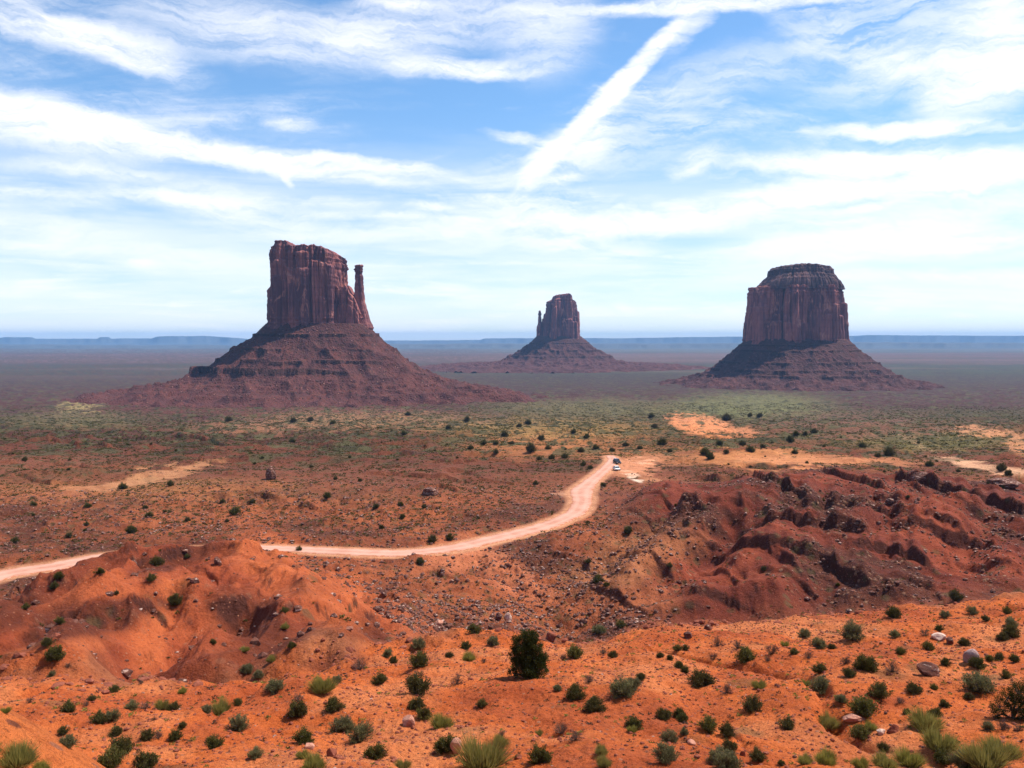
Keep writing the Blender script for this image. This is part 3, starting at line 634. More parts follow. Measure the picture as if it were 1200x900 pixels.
def talus(cx, cyy, a, b, ztop, prof, ledges, parent, loc, seed, colr, side=1.0, nth=760, lop=None, rmax=None):
    th = np.linspace(0, 2 * np.pi, nth, endpoint=False); c, s = np.cos(th), np.sin(th); p = 2.6
    r0 = (np.abs(c / a) ** p + np.abs(s / b) ** p) ** (-1 / p)
    D_ = np.array([q[0] for q in prof], float); Q_ = np.array([q[1] for q in prof], float)
    d = np.concatenate([np.linspace(-26, 0, 6, endpoint=False), np.geomspace(1, D_[-1] + 1, 340) - 1])[:, None]
    rr_ = r0[None, :] + d; x = rr_ * c; y = rr_ * s
    dd = np.maximum(d, 0) * (1 + 0.10 * gn(c * 2.2 + 5, s * 2.2, seed)[None, :] + 0.05 * gn(c * 9 + 5, s * 9, seed + 1)[None, :])
    if lop is not None: dd = dd * np.interp(th, [0, np.pi / 2, np.pi, 1.5 * np.pi, 2 * np.pi], lop)[None, :]
    dr = np.interp(dd, D_, Q_)
    amp = sst(d, 0, 60)
    dr = dr + amp * (8.0 * (0.9 - ridged(x / 70, y / 70, 4, seed + 3)) + 2.0 * fbm(x / 18, y / 18, 5, seed + 4, 0.6)) + 0.8 * fbm(x / 6, y / 6, 3, seed + 5)
    for Lv, hgt, wdt, thr, front in ledges:
        lw = Lv + 2.0 * gn(x / 60, y / 60, seed + 11)
        msk = sst(gn(c * 3.0 + Lv, s * 3.0, seed + 6) + 0.5 * gn(c * 12 + Lv, s * 12, seed + 7), thr - 0.15, thr + 0.15)[None, :]
        if front: msk = msk * sst(-s, -0.2, 0.3)[None, :] * sst(-c, -0.75 if front == 1 else -2, 0.05 if front == 1 else -1)[None, :]
        dr = dr - hgt * msk * np.clip((dr - (lw - wdt)) / wdt, 0, 1) * (dr < lw)
    z = ztop - dr
    V = np.stack([cx + x - loc[0], cyy + y - loc[1], z + Z0 - loc[2]], -1).reshape(-1, 3)
    steep = np.abs(np.gradient(z, axis=0)) / np.maximum(np.gradient(d, axis=0), 1e-3)
    cc = np.empty(x.shape + (3,)); cc[:] = colr[0]
    k = sst(fbm(x / 40, y / 40, 4, seed + 20) + dr / 200 - 0.3, -0.2, 0.4)[..., None]; cc = cc * (1 - k) + np.array(colr[1]) * k
    k = sst(steep, 1.0, 1.8)[..., None] * 0.92; cc = cc * (1 - k) + np.array((0.045, 0.020, 0.018)) * k  # ledge faces painted dark to deepen their shade
    me = new_mesh('talus_slope', V, grid_faces(*x.shape, wrap=True), M_talus, True, {'soil': cc.reshape(-1, 3)})
    return link('talus_slope', me, parent)
def butte(label, loc):
    e = bpy.data.objects.new('sandstone_butte', None); C.objects.link(e); e.location = loc
    return tag(e, label, 'butte', 'sandstone buttes rising from the desert plain')
def Xp(px, D): return (px - 600) / F * D
def Zp(py, D):
    d = pix_dir(600, py); return d[2] / d[1] * D
def prof_fn(pts, D, cx):          # skyline points in the photo -> height along x
    xs = [Xp(p[0], D) - cx for p in pts]; zs = [Zp(p[1], D) for p in pts]
    return lambda x: np.interp(x, xs, zs)
RIM = 1.0
# left butte, with its thumb of rock
D1 = 1600; cx = Xp(361, D1); loc = (cx, D1, Z0 - 114)
B1 = butte('large square-topped red butte on the left with a thin stone thumb at its right edge', loc)
top = prof_fn([(316,303),(319,296),(322,291),(329,288),(331,285),(342,284.5),(346,288),(352,292),(362,290),(376,290),(386,293),(392,296),(397,299),(402,302),(404,306)], D1, cx)
cliff('cliff', cx, D1, 62.5, 55, Zp(387, D1), top, B1, loc, 300, taper=[(0,1.03),(0.5,1.0),(0.9,0.985),(1,0.95)], shift=[(0,1),(0.4,1),(1,-1.5)], p=4.2)
cx2 = Xp(411, D1); top2 = prof_fn([(385,345),(398,336),(402,340),(405,338),(408,335),(410,337),(413,344),(418,350),(424,365),(430,378),(434,386)], D1, cx2)
cliff('shoulder', cx2, D1 + 4, 34, 34, Zp(390, D1), top2, B1, loc, 340, amps=((16, 3.5), (7, 1.8), (2.6, 0.7)), p=3.4, nth=420, nh=90)
cx3 = Xp(421.5, D1); top3 = lambda x: np.full_like(x, Zp(311, D1))
cliff('stone_thumb', cx3, D1, 10.0, 10, Zp(390, D1), top3, B1, loc, 360, taper=[(0,2.0),(0.10,1.9),(0.2,1.45),(0.35,1.25),(0.45,0.98),(0.85,0.72),(0.93,0.66),(0.95,0.9),(1,0.85)], shift=[(0,6),(0.15,5),(0.45,0.5),(1,0)],
      amps=((6, 1.0), (2.6, 0.5)), p=3, nth=160, nh=120, cap=8, rough=0.8)
CT = ((0.088, 0.031, 0.029), (0.120, 0.039, 0.032))
talus(Xp(372, D1), D1, 92, 56, Zp(379.5, D1), [(0,0),(34,32),(76,60),(108,82),(140,98),(182,111),(240,121),(300,130),(360,145)],
      [(24,5,6,-0.3,0),(49,3,5,0.2,0),(70,5,6,-0.1,0),(87,10,8,-1.2,1),(99,3.5,3,-0.8,2),(104,3,3,-0.8,2),(109,3.5,3,-0.8,2),(115,3,3,-0.8,2),(121,3,3,-0.8,2)], B1, loc, 400, CT, lop=[1.12,1,1.0,1,1.12])
# middle butte, far away
D2 = 3500; cx = Xp(657, D2); loc = (cx, D2, Z0 - 118)
B2 = butte('small distant butte in the middle with a thin spire at its left edge', loc)
top = prof_fn([(638,357),(641,354),(646,352),(648,348),(652,346.5),(658,345.5),(666,344.5),(669,347),(670,352),(675,353.5),(677,357)], D2, cx)
cliff('cliff', cx, D2, 72, 62, Zp(400, D2), top, B2, loc, 500, taper=[(0,1.04),(0.6,0.99),(1,0.92)], amps=((60, 8), (24, 6), (9, 3)), p=3.6, nth=420, nh=110)
cx3 = Xp(632.5, D2); top3 = prof_fn([(630,366),(632,364),(633.5,364),(635,374),(637,379),(641,378)], D2, cx3)
cliff('spire', cx3, D2, 12, 12, Zp(400, D2), top3, B2, loc, 520, taper=[(0,1.3),(0.5,1.15),(0.6,0.7),(1,0.4)], shift=[(0,3),(0.5,2),(1,0)], amps=((9, 2.0), (4, 1)), nth=120, nh=90, cap=8, rough=.8)
talus(cx - 8, D2, 90, 66, Zp(394, D2), [(0,0),(50,44),(95,72),(150,98),(190,110),(280,114),(420,119),(520,130)], [(30,4,6,-0.1,0),(60,5,6,0.1,0),(84,6,7,-0.2,0),(106,4,5,-0.5,2)], B2, loc, 560, ((0.085,0.034,0.034),(0.11,0.042,0.040)), nth=420)
# right butte
D3 = 2200; cx = Xp(932.5, D3); loc = (cx, D3, Z0 - 116)
B3 = butte('massive flat-capped butte on the right with a stepped dark crown', loc)
top = prof_fn([(874,338),(880,337),(886,336),(892,333),(902,317),(908,314),(930,312),(945,312.5),(968,315),(972,318),(984,333),(988,340)], D3, cx)
cliff('cliff', cx, D3, 113, 92, Zp(404, D3), lambda x: np.full_like(x, Zp(336.5, D3)), B3, loc, 600, taper=[(0,1.03),(0.15,1.02),(0.6,0.99),(0.9,0.965),(1,0.94)], amps=((60, 9), (24, 6), (9, 3), (3.5, 1)), p=3.4)
cx4 = Xp(936, D3); cliff('crown', cx4, D3, 105, 84, Zp(340, D3), prof_fn([(880,330),(902,316),(908,313.5),(930,311),(945,311.5),(968,314),(972,317),(984,330)], D3, cx4), B3, loc, 640,
      taper=[(0,1.0),(0.25,0.97),(0.45,0.91),(0.52,0.86),(0.62,0.82),(0.68,0.76),(0.95,0.74),(1,0.70)], amps=((30, 3), (12, 2.5), (5, 1.5)), p=2.8, nth=560, nh=90, mat=M_crown)
talus(cx, D3, 121, 98, Zp(397, D3), [(0,0),(19,17),(48,44),(78,68),(104,85),(132,97),(170,108),(215,116),(270,132)], [(18,3,5,-0.2,0),(32,4,5,-0.2,0),(62,5,6,-0.1,0),(80,5,6,0,0),(92,4,5,-0.2,2)], B3, loc, 660, ((0.078,0.031,0.030),(0.105,0.038,0.034)))

# ================================================================ FAR MESAS (the blue line of the horizon)
def mesas(D, pts, zb, seed, wob):
    n_ = 1500; az_ = np.linspace(-math.radians(75), math.radians(75), n_); u = 600 + F * np.tan(np.clip(az_, -1.2, 1.2))
    ys = np.interp(u, [p[0] for p in pts], [p[1] for p in pts]); zt = -(ys - 397) / F * D + wob * fbm(u / 40, u * 0, 4, seed)
    rows = []
    for f_, q in ((0, 0), (0.05, 0.1), (0.12, 0.45), (0.15, 0.9), (0.17, 1.0), (0.5, 1.0), (1.0, 0.99)):
        rr2 = (D + 3500 * f_ + (500 * fbm(u / 60, u * 0 + 4, 4, seed + 2) if q < 1 or f_ < .4 else 0)) / np.maximum(np.cos(az_), 0.35)
        rows.append(np.stack([rr2 * np.sin(az_), rr2 * np.cos(az_), zb + (zt - zb) * q + Z0], -1))
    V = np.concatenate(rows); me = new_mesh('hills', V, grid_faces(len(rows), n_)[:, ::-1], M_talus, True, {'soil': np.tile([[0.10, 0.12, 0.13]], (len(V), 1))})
    tag(link('hills', me), kind='structure')
mesas(17500, [(-400,398),(0,396),(8,395),(38,395),(42,397),(115,397),(118,394.8),(128,394.8),(131,397),(150,396.5),(178,396.5),(186,394),(240,393.5),(262,395),(285,396.5),(300,398),(430,399),(470,399.5),(520,399),(563,398.5),(568,396.5),(640,396),(720,396.5),(800,395),(860,394.5),(1000,393.5),(1016,392.5),(1040,392.5),(1060,393),(1120,393),(1180,393.5),(1230,393),(1600,395)], -124, 700, 5)
mesas(10500, [(-400,407),(0,405),(100,406),(300,406),(560,404),(780,404),(1000,402),(1200,403),(1600,404)], -123, 720, 8)

# ---- haze: one even box of air
hz = bpy.data.materials.new('air'); hz.use_nodes = True; t = hz.node_tree; t.nodes.clear()
o_ = t.nodes.new('ShaderNodeOutputMaterial'); pv = t.nodes.new('ShaderNodeVolumePrincipled')
pv.inputs['Color'].default_value = (0.26, 0.55, 1.0, 1); pv.inputs['Density'].default_value = HAZE_DENSITY; pv.inputs['Anisotropy'].default_value = 0.0
t.links.new(pv.outputs[0], o_.inputs['Volume'])
hx = 28000
V = [(x, y, z) for z in (-12, 308) for y in (-hx, hx) for x in (-hx, hx)]
me = new_mesh('haze', V, [(0,2,3,1),(4,5,7,6),(0,1,5,4),(2,6,7,3),(0,4,6,2),(1,3,7,5)], hz, False)
tag(link('haze', me), kind='stuff')

# ================================================================ ROCKS
def rock_mesh(name, sx, sy, sz, seed, mat, cuts=9, lay=0.0, rough=0.06, sub=3):
    import bmesh
    bm = bmesh.new(); bmesh.ops.create_icosphere(bm, subdivisions=sub, radius=1.0)
    r = np.random.default_rng(seed); V = np.array([v.co[:] for v in bm.verts]); Fc = np.array([[v.index for v in f.verts] for f in bm.faces]); bm.free()
    for _ in range(cuts):
        nrm = r.normal(size=3); nrm[2] *= 0.7; nrm /= np.linalg.norm(nrm); dd = r.uniform(0.48, 0.85)
        q = V @ nrm - dd; V = V - np.maximum(q, 0)[:, None] * nrm * 0.96
    nn = gn(V[:, 0] * 2.1 + seed, V[:, 1] * 2.1 + V[:, 2] * 1.3, seed) + 0.5 * gn(V[:, 0] * 5 + seed, V[:, 2] * 5 + V[:, 1] * 3, seed + 1)
    V = V * (1 + rough * nn)[:, None]
    if lay: V[:, :2] *= (1 + lay * gn(V[:, 2] * 5, V[:, 2] * 0 + 0.4, seed + 3))[:, None]
    V = V * np.array([sx, sy, sz]); V[:, 2] += sz * 0.42
    return new_mesh(name, V, Fc, mat, False)
MR_dark = rock_material('dark_rock', (0.085, 0.035, 0.026), (0.16, 0.062, 0.042), (0.40, 0.27, 0.22))
MR_red = rock_material('red_rock', (0.19, 0.052, 0.03), (0.27, 0.085, 0.05))
MR_pale = rock_material('pale_rock', (0.62, 0.45, 0.36), (0.38, 0.20, 0.15))
MR_pink = rock_material('pink_rock', (0.48, 0.23, 0.16), (0.30, 0.12, 0.08))
MR_brown = rock_material('brown_rock', (0.25, 0.105, 0.07), (0.14, 0.05, 0.034))
MR_mauve = rock_material('mauve_rock', (0.34, 0.22, 0.20), (0.21, 0.125, 0.115))
LM = []      # landmarks: (px, py, phrase)
def scale_at(p): return p[1] / F            # metres per photo pixel
def put_rock(px, py, wpx, hpx, mat, label, name='boulder', seed=1, lay=0.0, cuts=9, phrase=None, depth=0.8, cat='rock'):
    p = hit(px, py, H)
    if p is None: return None
    s = scale_at(p); w_ = wpx * s / 2; h_ = max(hpx * s / 1.5, 0.12)
    me = rock_mesh(name, w_, w_ * depth, h_, seed, mat, cuts, lay)
    o = link(name, me, loc=(p[0], p[1] + w_ * 0.3, ground_z(p[0], p[1] + w_ * 0.3) + Z0 - h_ * 0.05)); o.rotation_euler.z = (seed * 1.7) % 0.8 - 0.4
    tag(o, label, cat)
    if phrase: LM.append((px, py, phrase))
    return o
put_rock(477,851,19,15,MR_pink,'rounded pinkish brown boulder beside a dark shrub on the orange foreground',seed=4,phrase='the pinkish brown boulder')
put_rock(534,884,17,20,MR_pink,'upright pinkish stone half hidden behind the tall dark bush at the bottom edge',seed=5)
put_rock(607,889,10,7,MR_red,'small dark red stone alone on bare sand left of the bottom centre shrub',seed=6)
put_rock(1101,751,20,9,MR_pale,'pale flat-topped boulder with a bright upper face, farthest of the foreground boulders',seed=7,lay=.1,phrase='the pale flat-topped boulder')
put_rock(1113,755,11,9,MR_dark,'small dark rock touching the pale flat-topped boulder on its right',seed=8)
put_rock(1089,792,28,17,MR_dark,'wide dark layered boulder with pale cracks lying on the orange slope',seed=9,lay=.12,phrase='the wide layered boulder')
put_rock(1139,777,19,19,MR_mauve,'greyish mauve pointed boulder with a dark shrub at its foot',seed=10,cuts=7,phrase='the greyish mauve boulder')
put_rock(1047,858,17,12,MR_red,'dark maroon boulder near the bottom right, beside a small pale stone',seed=11,phrase='the dark maroon boulder')
put_rock(1034,861,13,7,MR_pale,'small pale pink stone just left of the dark maroon boulder',seed=12)
put_rock(1003,846,30,9,MR_pink,'long flat pink slab in front of a yellow green shrub',seed=13,lay=.1,phrase='the long flat pink slab')
put_rock(811,873,12,7,MR_pink,'small pink stone by the dark shrubs right of the bottom centre',seed=14)
put_rock(871,886,8,7,MR_red,'tiny dark red stone beside two dark shrubs low in the foreground',seed=15)
put_rock(830,738,12,8,MR_dark,'dark block of bedrock on the rim of the orange bench',seed=16,cuts=12)
put_rock(808,748,14,8,MR_dark,'low dark bedrock block at the bench rim, left of its larger neighbour',seed=17,cuts=12)
put_rock(389,886,15,11,MR_red,'dark red rock on the sand at the bottom left',seed=18,phrase='the lone dark red rock')
put_rock(361,877,16,7,MR_pink,'flat pink stone under a round dark shrub at the bottom left',seed=19)
put_rock(645,752,18,13,MR_red,'stack of broken red rock at the head of the ravine right of the juniper',seed=20,cuts=13,lay=.15)
put_rock(584,727,10,10,MR_dark,'dark boulder, left one of a pair in the rubble above the juniper',seed=21)
put_rock(595,727,9,9,MR_pale,'pale broken boulder, right one of a pair in the rubble above the juniper',seed=22)
put_rock(444,717,15,8,MR_dark,'dark oval boulder on the red slope at the rubble strewn left bank',seed=23)
put_rock(514,732,11,7,MR_pink,'pink boulder in the rubble field on the left bank of the ravine',seed=24)
put_rock(318,562,15,17,MR_dark,'dark upright knob of rock standing alone on the plain beyond the road',name='rock_knob',seed=25,cuts=10)
put_rock(506,580,24,10,MR_dark,'wide dark outcrop at the foot of a ledge on the plain',name='outcrop',seed=26,lay=.15,cuts=11)
put_rock(1082,566,32,14,MR_dark,'dark rugged outcrop on the skyline of the red badlands, right of centre',name='outcrop',seed=27,lay=.15,cuts=11)
put_rock(1176,571,44,13,MR_dark,'long dark outcrop at the right edge of the badlands',name='outcrop',seed=28,lay=.15,cuts=11)
put_rock(1046,589,18,6,MR_dark,'small flat dark outcrop between the two big ones on the badlands',name='outcrop',seed=29,lay=.15,cuts=11)
put_rock(255,662,11,11,MR_dark,'dark jagged block on the upper slope of the near left ridge',seed=30,cuts=12)

def merge(tpls, P, S_, RZ, tone=None):
    """many copies of small template meshes as one vertex/face soup"""
    Vs, Fs, Ts, off = [], [], [], 0
    pick = rng.integers(0, len(tpls), len(P))
    for k_, (tv, tf_, tt_) in enumerate(tpls):
        ii = np.nonzero(pick == k_)[0]
        if not len(ii): continue
        c_, s_ = np.cos(RZ[ii]), np.sin(RZ[ii])
        x = tv[None, :, 0] * c_[:, None] - tv[None, :, 1] * s_[:, None]; y = tv[None, :, 0] * s_[:, None] + tv[None, :, 1] * c_[:, None]
        v = np.stack([x * S_[ii, 0:1], y * S_[ii, 0:1], tv[None, :, 2] * S_[ii, 1:2]], -1) + P[ii][:, None, :]
        Vs.append(v.reshape(-1, 3)); Fs.append((tf_[None] + (np.arange(len(ii)) * len(tv))[:, None, None] + off).reshape(-1, tf_.shape[1])); off += len(ii) * len(tv)
        Ts.append((tt_[None, :] * 1.0 + (0 if tone is None else tone[ii][:, None])).reshape(-1))
    return np.concatenate(Vs), np.concatenate(Fs), np.clip(np.concatenate(Ts), 0, 1)
def sample_ground(nm, px0, px1, r0, r1, dens):
    """random points on the grid, kept with probability dens(i, j)"""
    aa = rng.uniform(math.atan((px0 - 600) / F), math.atan((px1 - 600) / F), nm)
    rr_ = np.exp(rng.uniform(math.log(r0), math.log(r1), nm)) if r1 / r0 > 6 else np.sqrt(rng.uniform(r0 * r0, r1 * r1, nm))
    i = np.clip(np.searchsorted(R, rr_), 1, nR - 1); j = np.clip(np.searchsorted(A, aa), 1, nA - 1)
    keep = rng.random(nm) < dens(i, j); return rr_[keep] * np.sin(aa[keep]), rr_[keep] * np.cos(aa[keep]), i[keep], j[keep]
rt = []
for q in range(6):
    me = rock_mesh('tmp', 1, 0.8, 0.7, 900 + q, None, 8, 0, 0.05, 1)
    v = np.empty(len(me.vertices) * 3); me.vertices.foreach_get('co', v); f = np.empty(len(me.polygons) * 3, np.int32); me.polygons.foreach_get('vertices', f)
    rt.append((v.reshape(-1, 3), f.reshape(-1, 3), np.zeros(len(v) // 3))); bpy.data.meshes.remove(me)
def scatter_rocks(name, nm, r0, r1, dens, s0, s1, mat):
    x, y, i, j = sample_ground(int(nm * 1.2), -200, 1400, r0, r1, dens)
    s = s0 * (s1 / s0) ** (rng.random(len(x)) ** 2.2)
    Pn = np.stack([x, y, ground_z(x, y) + Z0 - s * 0.1], -1)
    v, f, t_ = merge(rt, Pn, np.stack([s, s * rng.uniform(0.5, 1.1, len(x))], -1), rng.uniform(0, 6.28, len(x)))
    tag(link(name, new_mesh(name, v, f, mat, False)), kind='stuff')
rubble_blob = sum(np.exp(-(((PX - a) / c) ** 2 + ((PY - b_) / d) ** 2)) for a, b_, c, d in [(470,715,60,22),(520,730,50,16),(670,680,50,22),(735,720,60,14),(690,735,60,10),(590,720,50,18),(1150,640,60,30),(1040,590,60,22),(620,650,30,12),(780,640,60,30)])
scatter_rocks('rubble', 150000, 62, 300, lambda i, j: np.clip(rubble_blob[i, j] * 0.9 * valley[i, j] + (valley[i, j] * 0.25 + right[i, j] * 0.35 * stones[i, j] + rubble_blob[i, j] * right[i, j] * 0.4 + left[i, j] * 0.06) , 0, 1) * (1 - np.clip(road_mask[i, j] * 3, 0, 1)) * (YE[i, j] > edgeY[0, j]), 0.10, 0.75, MR_dark)
scatter_rocks('rubble', 50000, 62, 300, lambda i, j: np.clip(rubble_blob[i, j] * 0.6 * valley[i, j] + valley[i, j] * 0.06 + right[i, j] * 0.20 * stones[i, j] + plain[i, j] * .1, 0, 1) * (1 - np.clip(road_mask[i, j] * 3, 0, 1)) * (YE[i, j] > edgeY[0, j]), 0.10, 0.6, MR_brown)
scatter_rocks('gravel', 60000, 22, 85, lambda i, j: bench[i, j] * np.clip(0.5 + 0.6 * n_b[i, j], 0, 1), 0.022, 0.15, MR_red)
scatter_rocks('gravel', 12000, 22, 85, lambda i, j: bench[i, j] * 0.6, 0.02, 0.12, MR_dark)

scatter_rocks('rubble', 26000, 44, 90, lambda i, j: np.clip(rim[i, j] * (0.15 + 0.9 * np.clip(n_a[i, j] + 0.4 * n_b[i, j], 0, 1)), 0, 1), 0.06, 0.55, MR_red)
# ================================================================ PLANTS
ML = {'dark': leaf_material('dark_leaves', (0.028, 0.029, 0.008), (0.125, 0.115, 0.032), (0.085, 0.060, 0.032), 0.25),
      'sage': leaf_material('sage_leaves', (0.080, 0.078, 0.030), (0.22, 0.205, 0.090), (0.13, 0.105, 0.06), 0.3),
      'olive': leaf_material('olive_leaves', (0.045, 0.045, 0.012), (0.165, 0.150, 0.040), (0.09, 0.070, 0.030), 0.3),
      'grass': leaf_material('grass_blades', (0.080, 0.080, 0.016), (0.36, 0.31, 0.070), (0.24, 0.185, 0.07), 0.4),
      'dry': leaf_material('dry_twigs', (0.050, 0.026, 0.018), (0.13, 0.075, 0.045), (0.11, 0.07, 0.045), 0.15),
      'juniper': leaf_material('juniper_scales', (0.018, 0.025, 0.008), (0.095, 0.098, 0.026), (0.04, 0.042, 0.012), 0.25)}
M_stem = flat_material('grey_bark', (0.10, 0.065, 0.05), 0.9, 0, 0.1, 0.6)
def tube_soup(paths, sides=4):
    V, Fq_ = [], []
    for pts, rads in paths:
        pts = [Vector(p) for p in pts]; b0 = len(V)
        for i, p in enumerate(pts):
            d = (pts[min(i + 1, len(pts) - 1)] - pts[max(i - 1, 0)]).normalized()
            a = d.orthogonal().normalized(); b_ = d.cross(a)
            for s_ in range(sides):
                an = 2 * math.pi * s_ / sides; V.append(tuple(p + (a * math.cos(an) + b_ * math.sin(an)) * rads[i]))
        for i in range(len(pts) - 1):
            for s_ in range(sides): Fq_.append((b0 + i * sides + s_, b0 + i * sides + (s_ + 1) % sides, b0 + (i + 1) * sides + (s_ + 1) % sides, b0 + (i + 1) * sides + s_))
    return np.array(V), np.array(Fq_)
def leaf_soup(Pt, Dr, ln, wd, tone, r):
    """a small tapered leaf quad at each point along each direction"""
    n_ = len(Pt); Dr = Dr / np.linalg.norm(Dr, axis=1)[:, None]
    sd_ = np.cross(Dr, r.normal(size=(n_, 3))); sd_ /= np.linalg.norm(sd_, axis=1)[:, None]
    a = Pt - sd_ * wd[:, None] * 0.35; b_ = Pt + Dr * ln[:, None] * 0.55 - sd_ * wd[:, None] * 0.5; c_ = Pt + Dr * ln[:, None]; d = Pt + Dr * ln[:, None] * 0.45 + sd_ * wd[:, None] * 0.5
    V = np.stack([a, b_, c_, d], 1).reshape(-1, 3); Fq_ = np.arange(4 * n_).reshape(-1, 4)
    return V, Fq_, np.repeat(tone, 4)
def shrub_meshes(kind, seed):
    """unit shrub: about 1 m wide, 0.7 high; returns (foliage mesh, stem mesh)"""
    r = np.random.default_rng(seed)
    if kind in ('grass',):
        n_ = 2000; az_ = r.uniform(0, 6.283, n_); rr_ = 0.30 * np.sqrt(r.random(n_)); tilt = r.uniform(0.02, 1.05, n_) ** 1.1 * (0.35 + rr_ / 0.30 * 0.75)
        lobe = 1 + 0.25 * np.sin(az_ * 2 + seed) + 0.15 * np.sin(az_ * 5 + seed * 2)
        Pt = np.stack([rr_ * np.cos(az_), rr_ * np.sin(az_), r.uniform(0, 0.03, n_)], 1)
        Dr = np.stack([np.sin(tilt) * np.cos(az_ + r.normal(0, .3, n_)), np.sin(tilt) * np.sin(az_ + r.normal(0, .3, n_)), np.cos(tilt)], 1)
        ln = r.uniform(0.28, 0.62, n_) * lobe; V, Fq_, T = leaf_soup(Pt, Dr, ln, r.uniform(0.008, 0.016, n_), np.zeros(n_), r)
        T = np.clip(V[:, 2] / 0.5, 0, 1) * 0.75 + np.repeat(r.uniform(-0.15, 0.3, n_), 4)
        return new_mesh('foliage', V, Fq_, ML[kind], False, {'tone': T}), None
    nst = {'dark': 62, 'sage': 60, 'olive': 52, 'dry': 52}[kind]; paths = []; tips = []; dirs = []
    lob = [(r.uniform(0, 6.28), r.uniform(0.82, 1.15)) for _ in range(5)]
    for _ in range(nst):
        a_ = r.uniform(0, 6.283); t_ = r.uniform(0.05, 1.30); g = 1.0
        for la, ls in lob: g = max(g * 0.97, 0) if abs((a_ - la + 3.14) % 6.28 - 3.14) > 0.7 else g * ls
        g = min(max(g, 0.75), 1.18); L_ = r.uniform(0.40, 0.50) * g
        d = np.array([math.sin(t_) * math.cos(a_), math.sin(t_) * math.sin(a_), math.cos(t_) * 1.15 + 0.05])
        p0 = np.array([0.05 * math.cos(a_), 0.05 * math.sin(a_), -0.02]); p1 = p0 + d * L_ * 0.5 + r.normal(0, 0.025, 3); p2 = p0 + d * L_ + r.normal(0, 0.04, 3); p2[2] = max(p2[2], 0.05)
        paths.append(([p0, p1, p2], [0.011, 0.007, 0.003]))
        for f_ in ((0.35, 0.55, 0.7, 0.85, 1.0) if kind != 'dry' else (0.6, 0.8, 1.0)):
            q = p0 + (p2 - p0) * f_; tips.append(q); dirs.append(d)
            if kind == 'dry' or r.random() < 0.3:
                e = q + (d + r.normal(0, 0.7, 3)) * 0.10; e[2] = max(e[2], 0.02); paths.append(([q, (q + e) / 2, e], [0.005, 0.004, 0.002]))
    tips = np.array(tips); dirs = np.array(dirs); per = {'dark': 17, 'sage': 15, 'olive': 14, 'dry': 5}[kind]
    n_ = len(tips) * per; k_ = np.repeat(np.arange(len(tips)), per)
    Pt = tips[k_] + r.normal(0, 0.045, (n_, 3)); Pt[:, 2] = np.maximum(Pt[:, 2], 0.01); Dr = dirs[k_] * 0.8 + r.normal(0, 0.6, (n_, 3)) + np.array([0, 0, 0.35])
    sz = {'dark': (0.050, 0.030), 'sage': (0.065, 0.022), 'olive': (0.058, 0.027), 'dry': (0.05, 0.012)}[kind]
    ln = r.uniform(0.7, 1.4, n_) * sz[0]; wd = r.uniform(0.7, 1.4, n_) * sz[1]
    clump = np.repeat(r.uniform(0, 0.55, len(tips)), per)
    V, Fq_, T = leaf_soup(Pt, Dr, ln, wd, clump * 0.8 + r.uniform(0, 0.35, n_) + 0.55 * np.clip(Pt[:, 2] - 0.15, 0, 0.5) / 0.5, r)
    sv, sf = tube_soup(paths, 3)
    return new_mesh('foliage', V, Fq_, ML[kind], False, {'tone': T}), new_mesh('stems', sv, sf, M_stem)
SH = {k_: [shrub_meshes(k_, 50 + 7 * i + q) for q in range(5)] for i, k_ in enumerate(('dark', 'sage', 'olive', 'grass', 'dry'))}
KIND = {'D': ('dark', 'blackbrush', 'shrub'), 'G': ('sage', 'sagebrush', 'shrub'), 'M': ('olive', 'olive_shrub', 'shrub'), 'Y': ('grass', 'grass_clump', 'grass clump'), 'B': ('dry', 'dry_bush', 'bush')}
GRP = {'D': 'dark round shrubs of the desert', 'G': 'grey green sagebrush of the desert', 'M': 'olive green shrubs of the desert', 'Y': 'yellow green grass clumps of the foreground', 'B': 'dry brown bushes of the desert'}
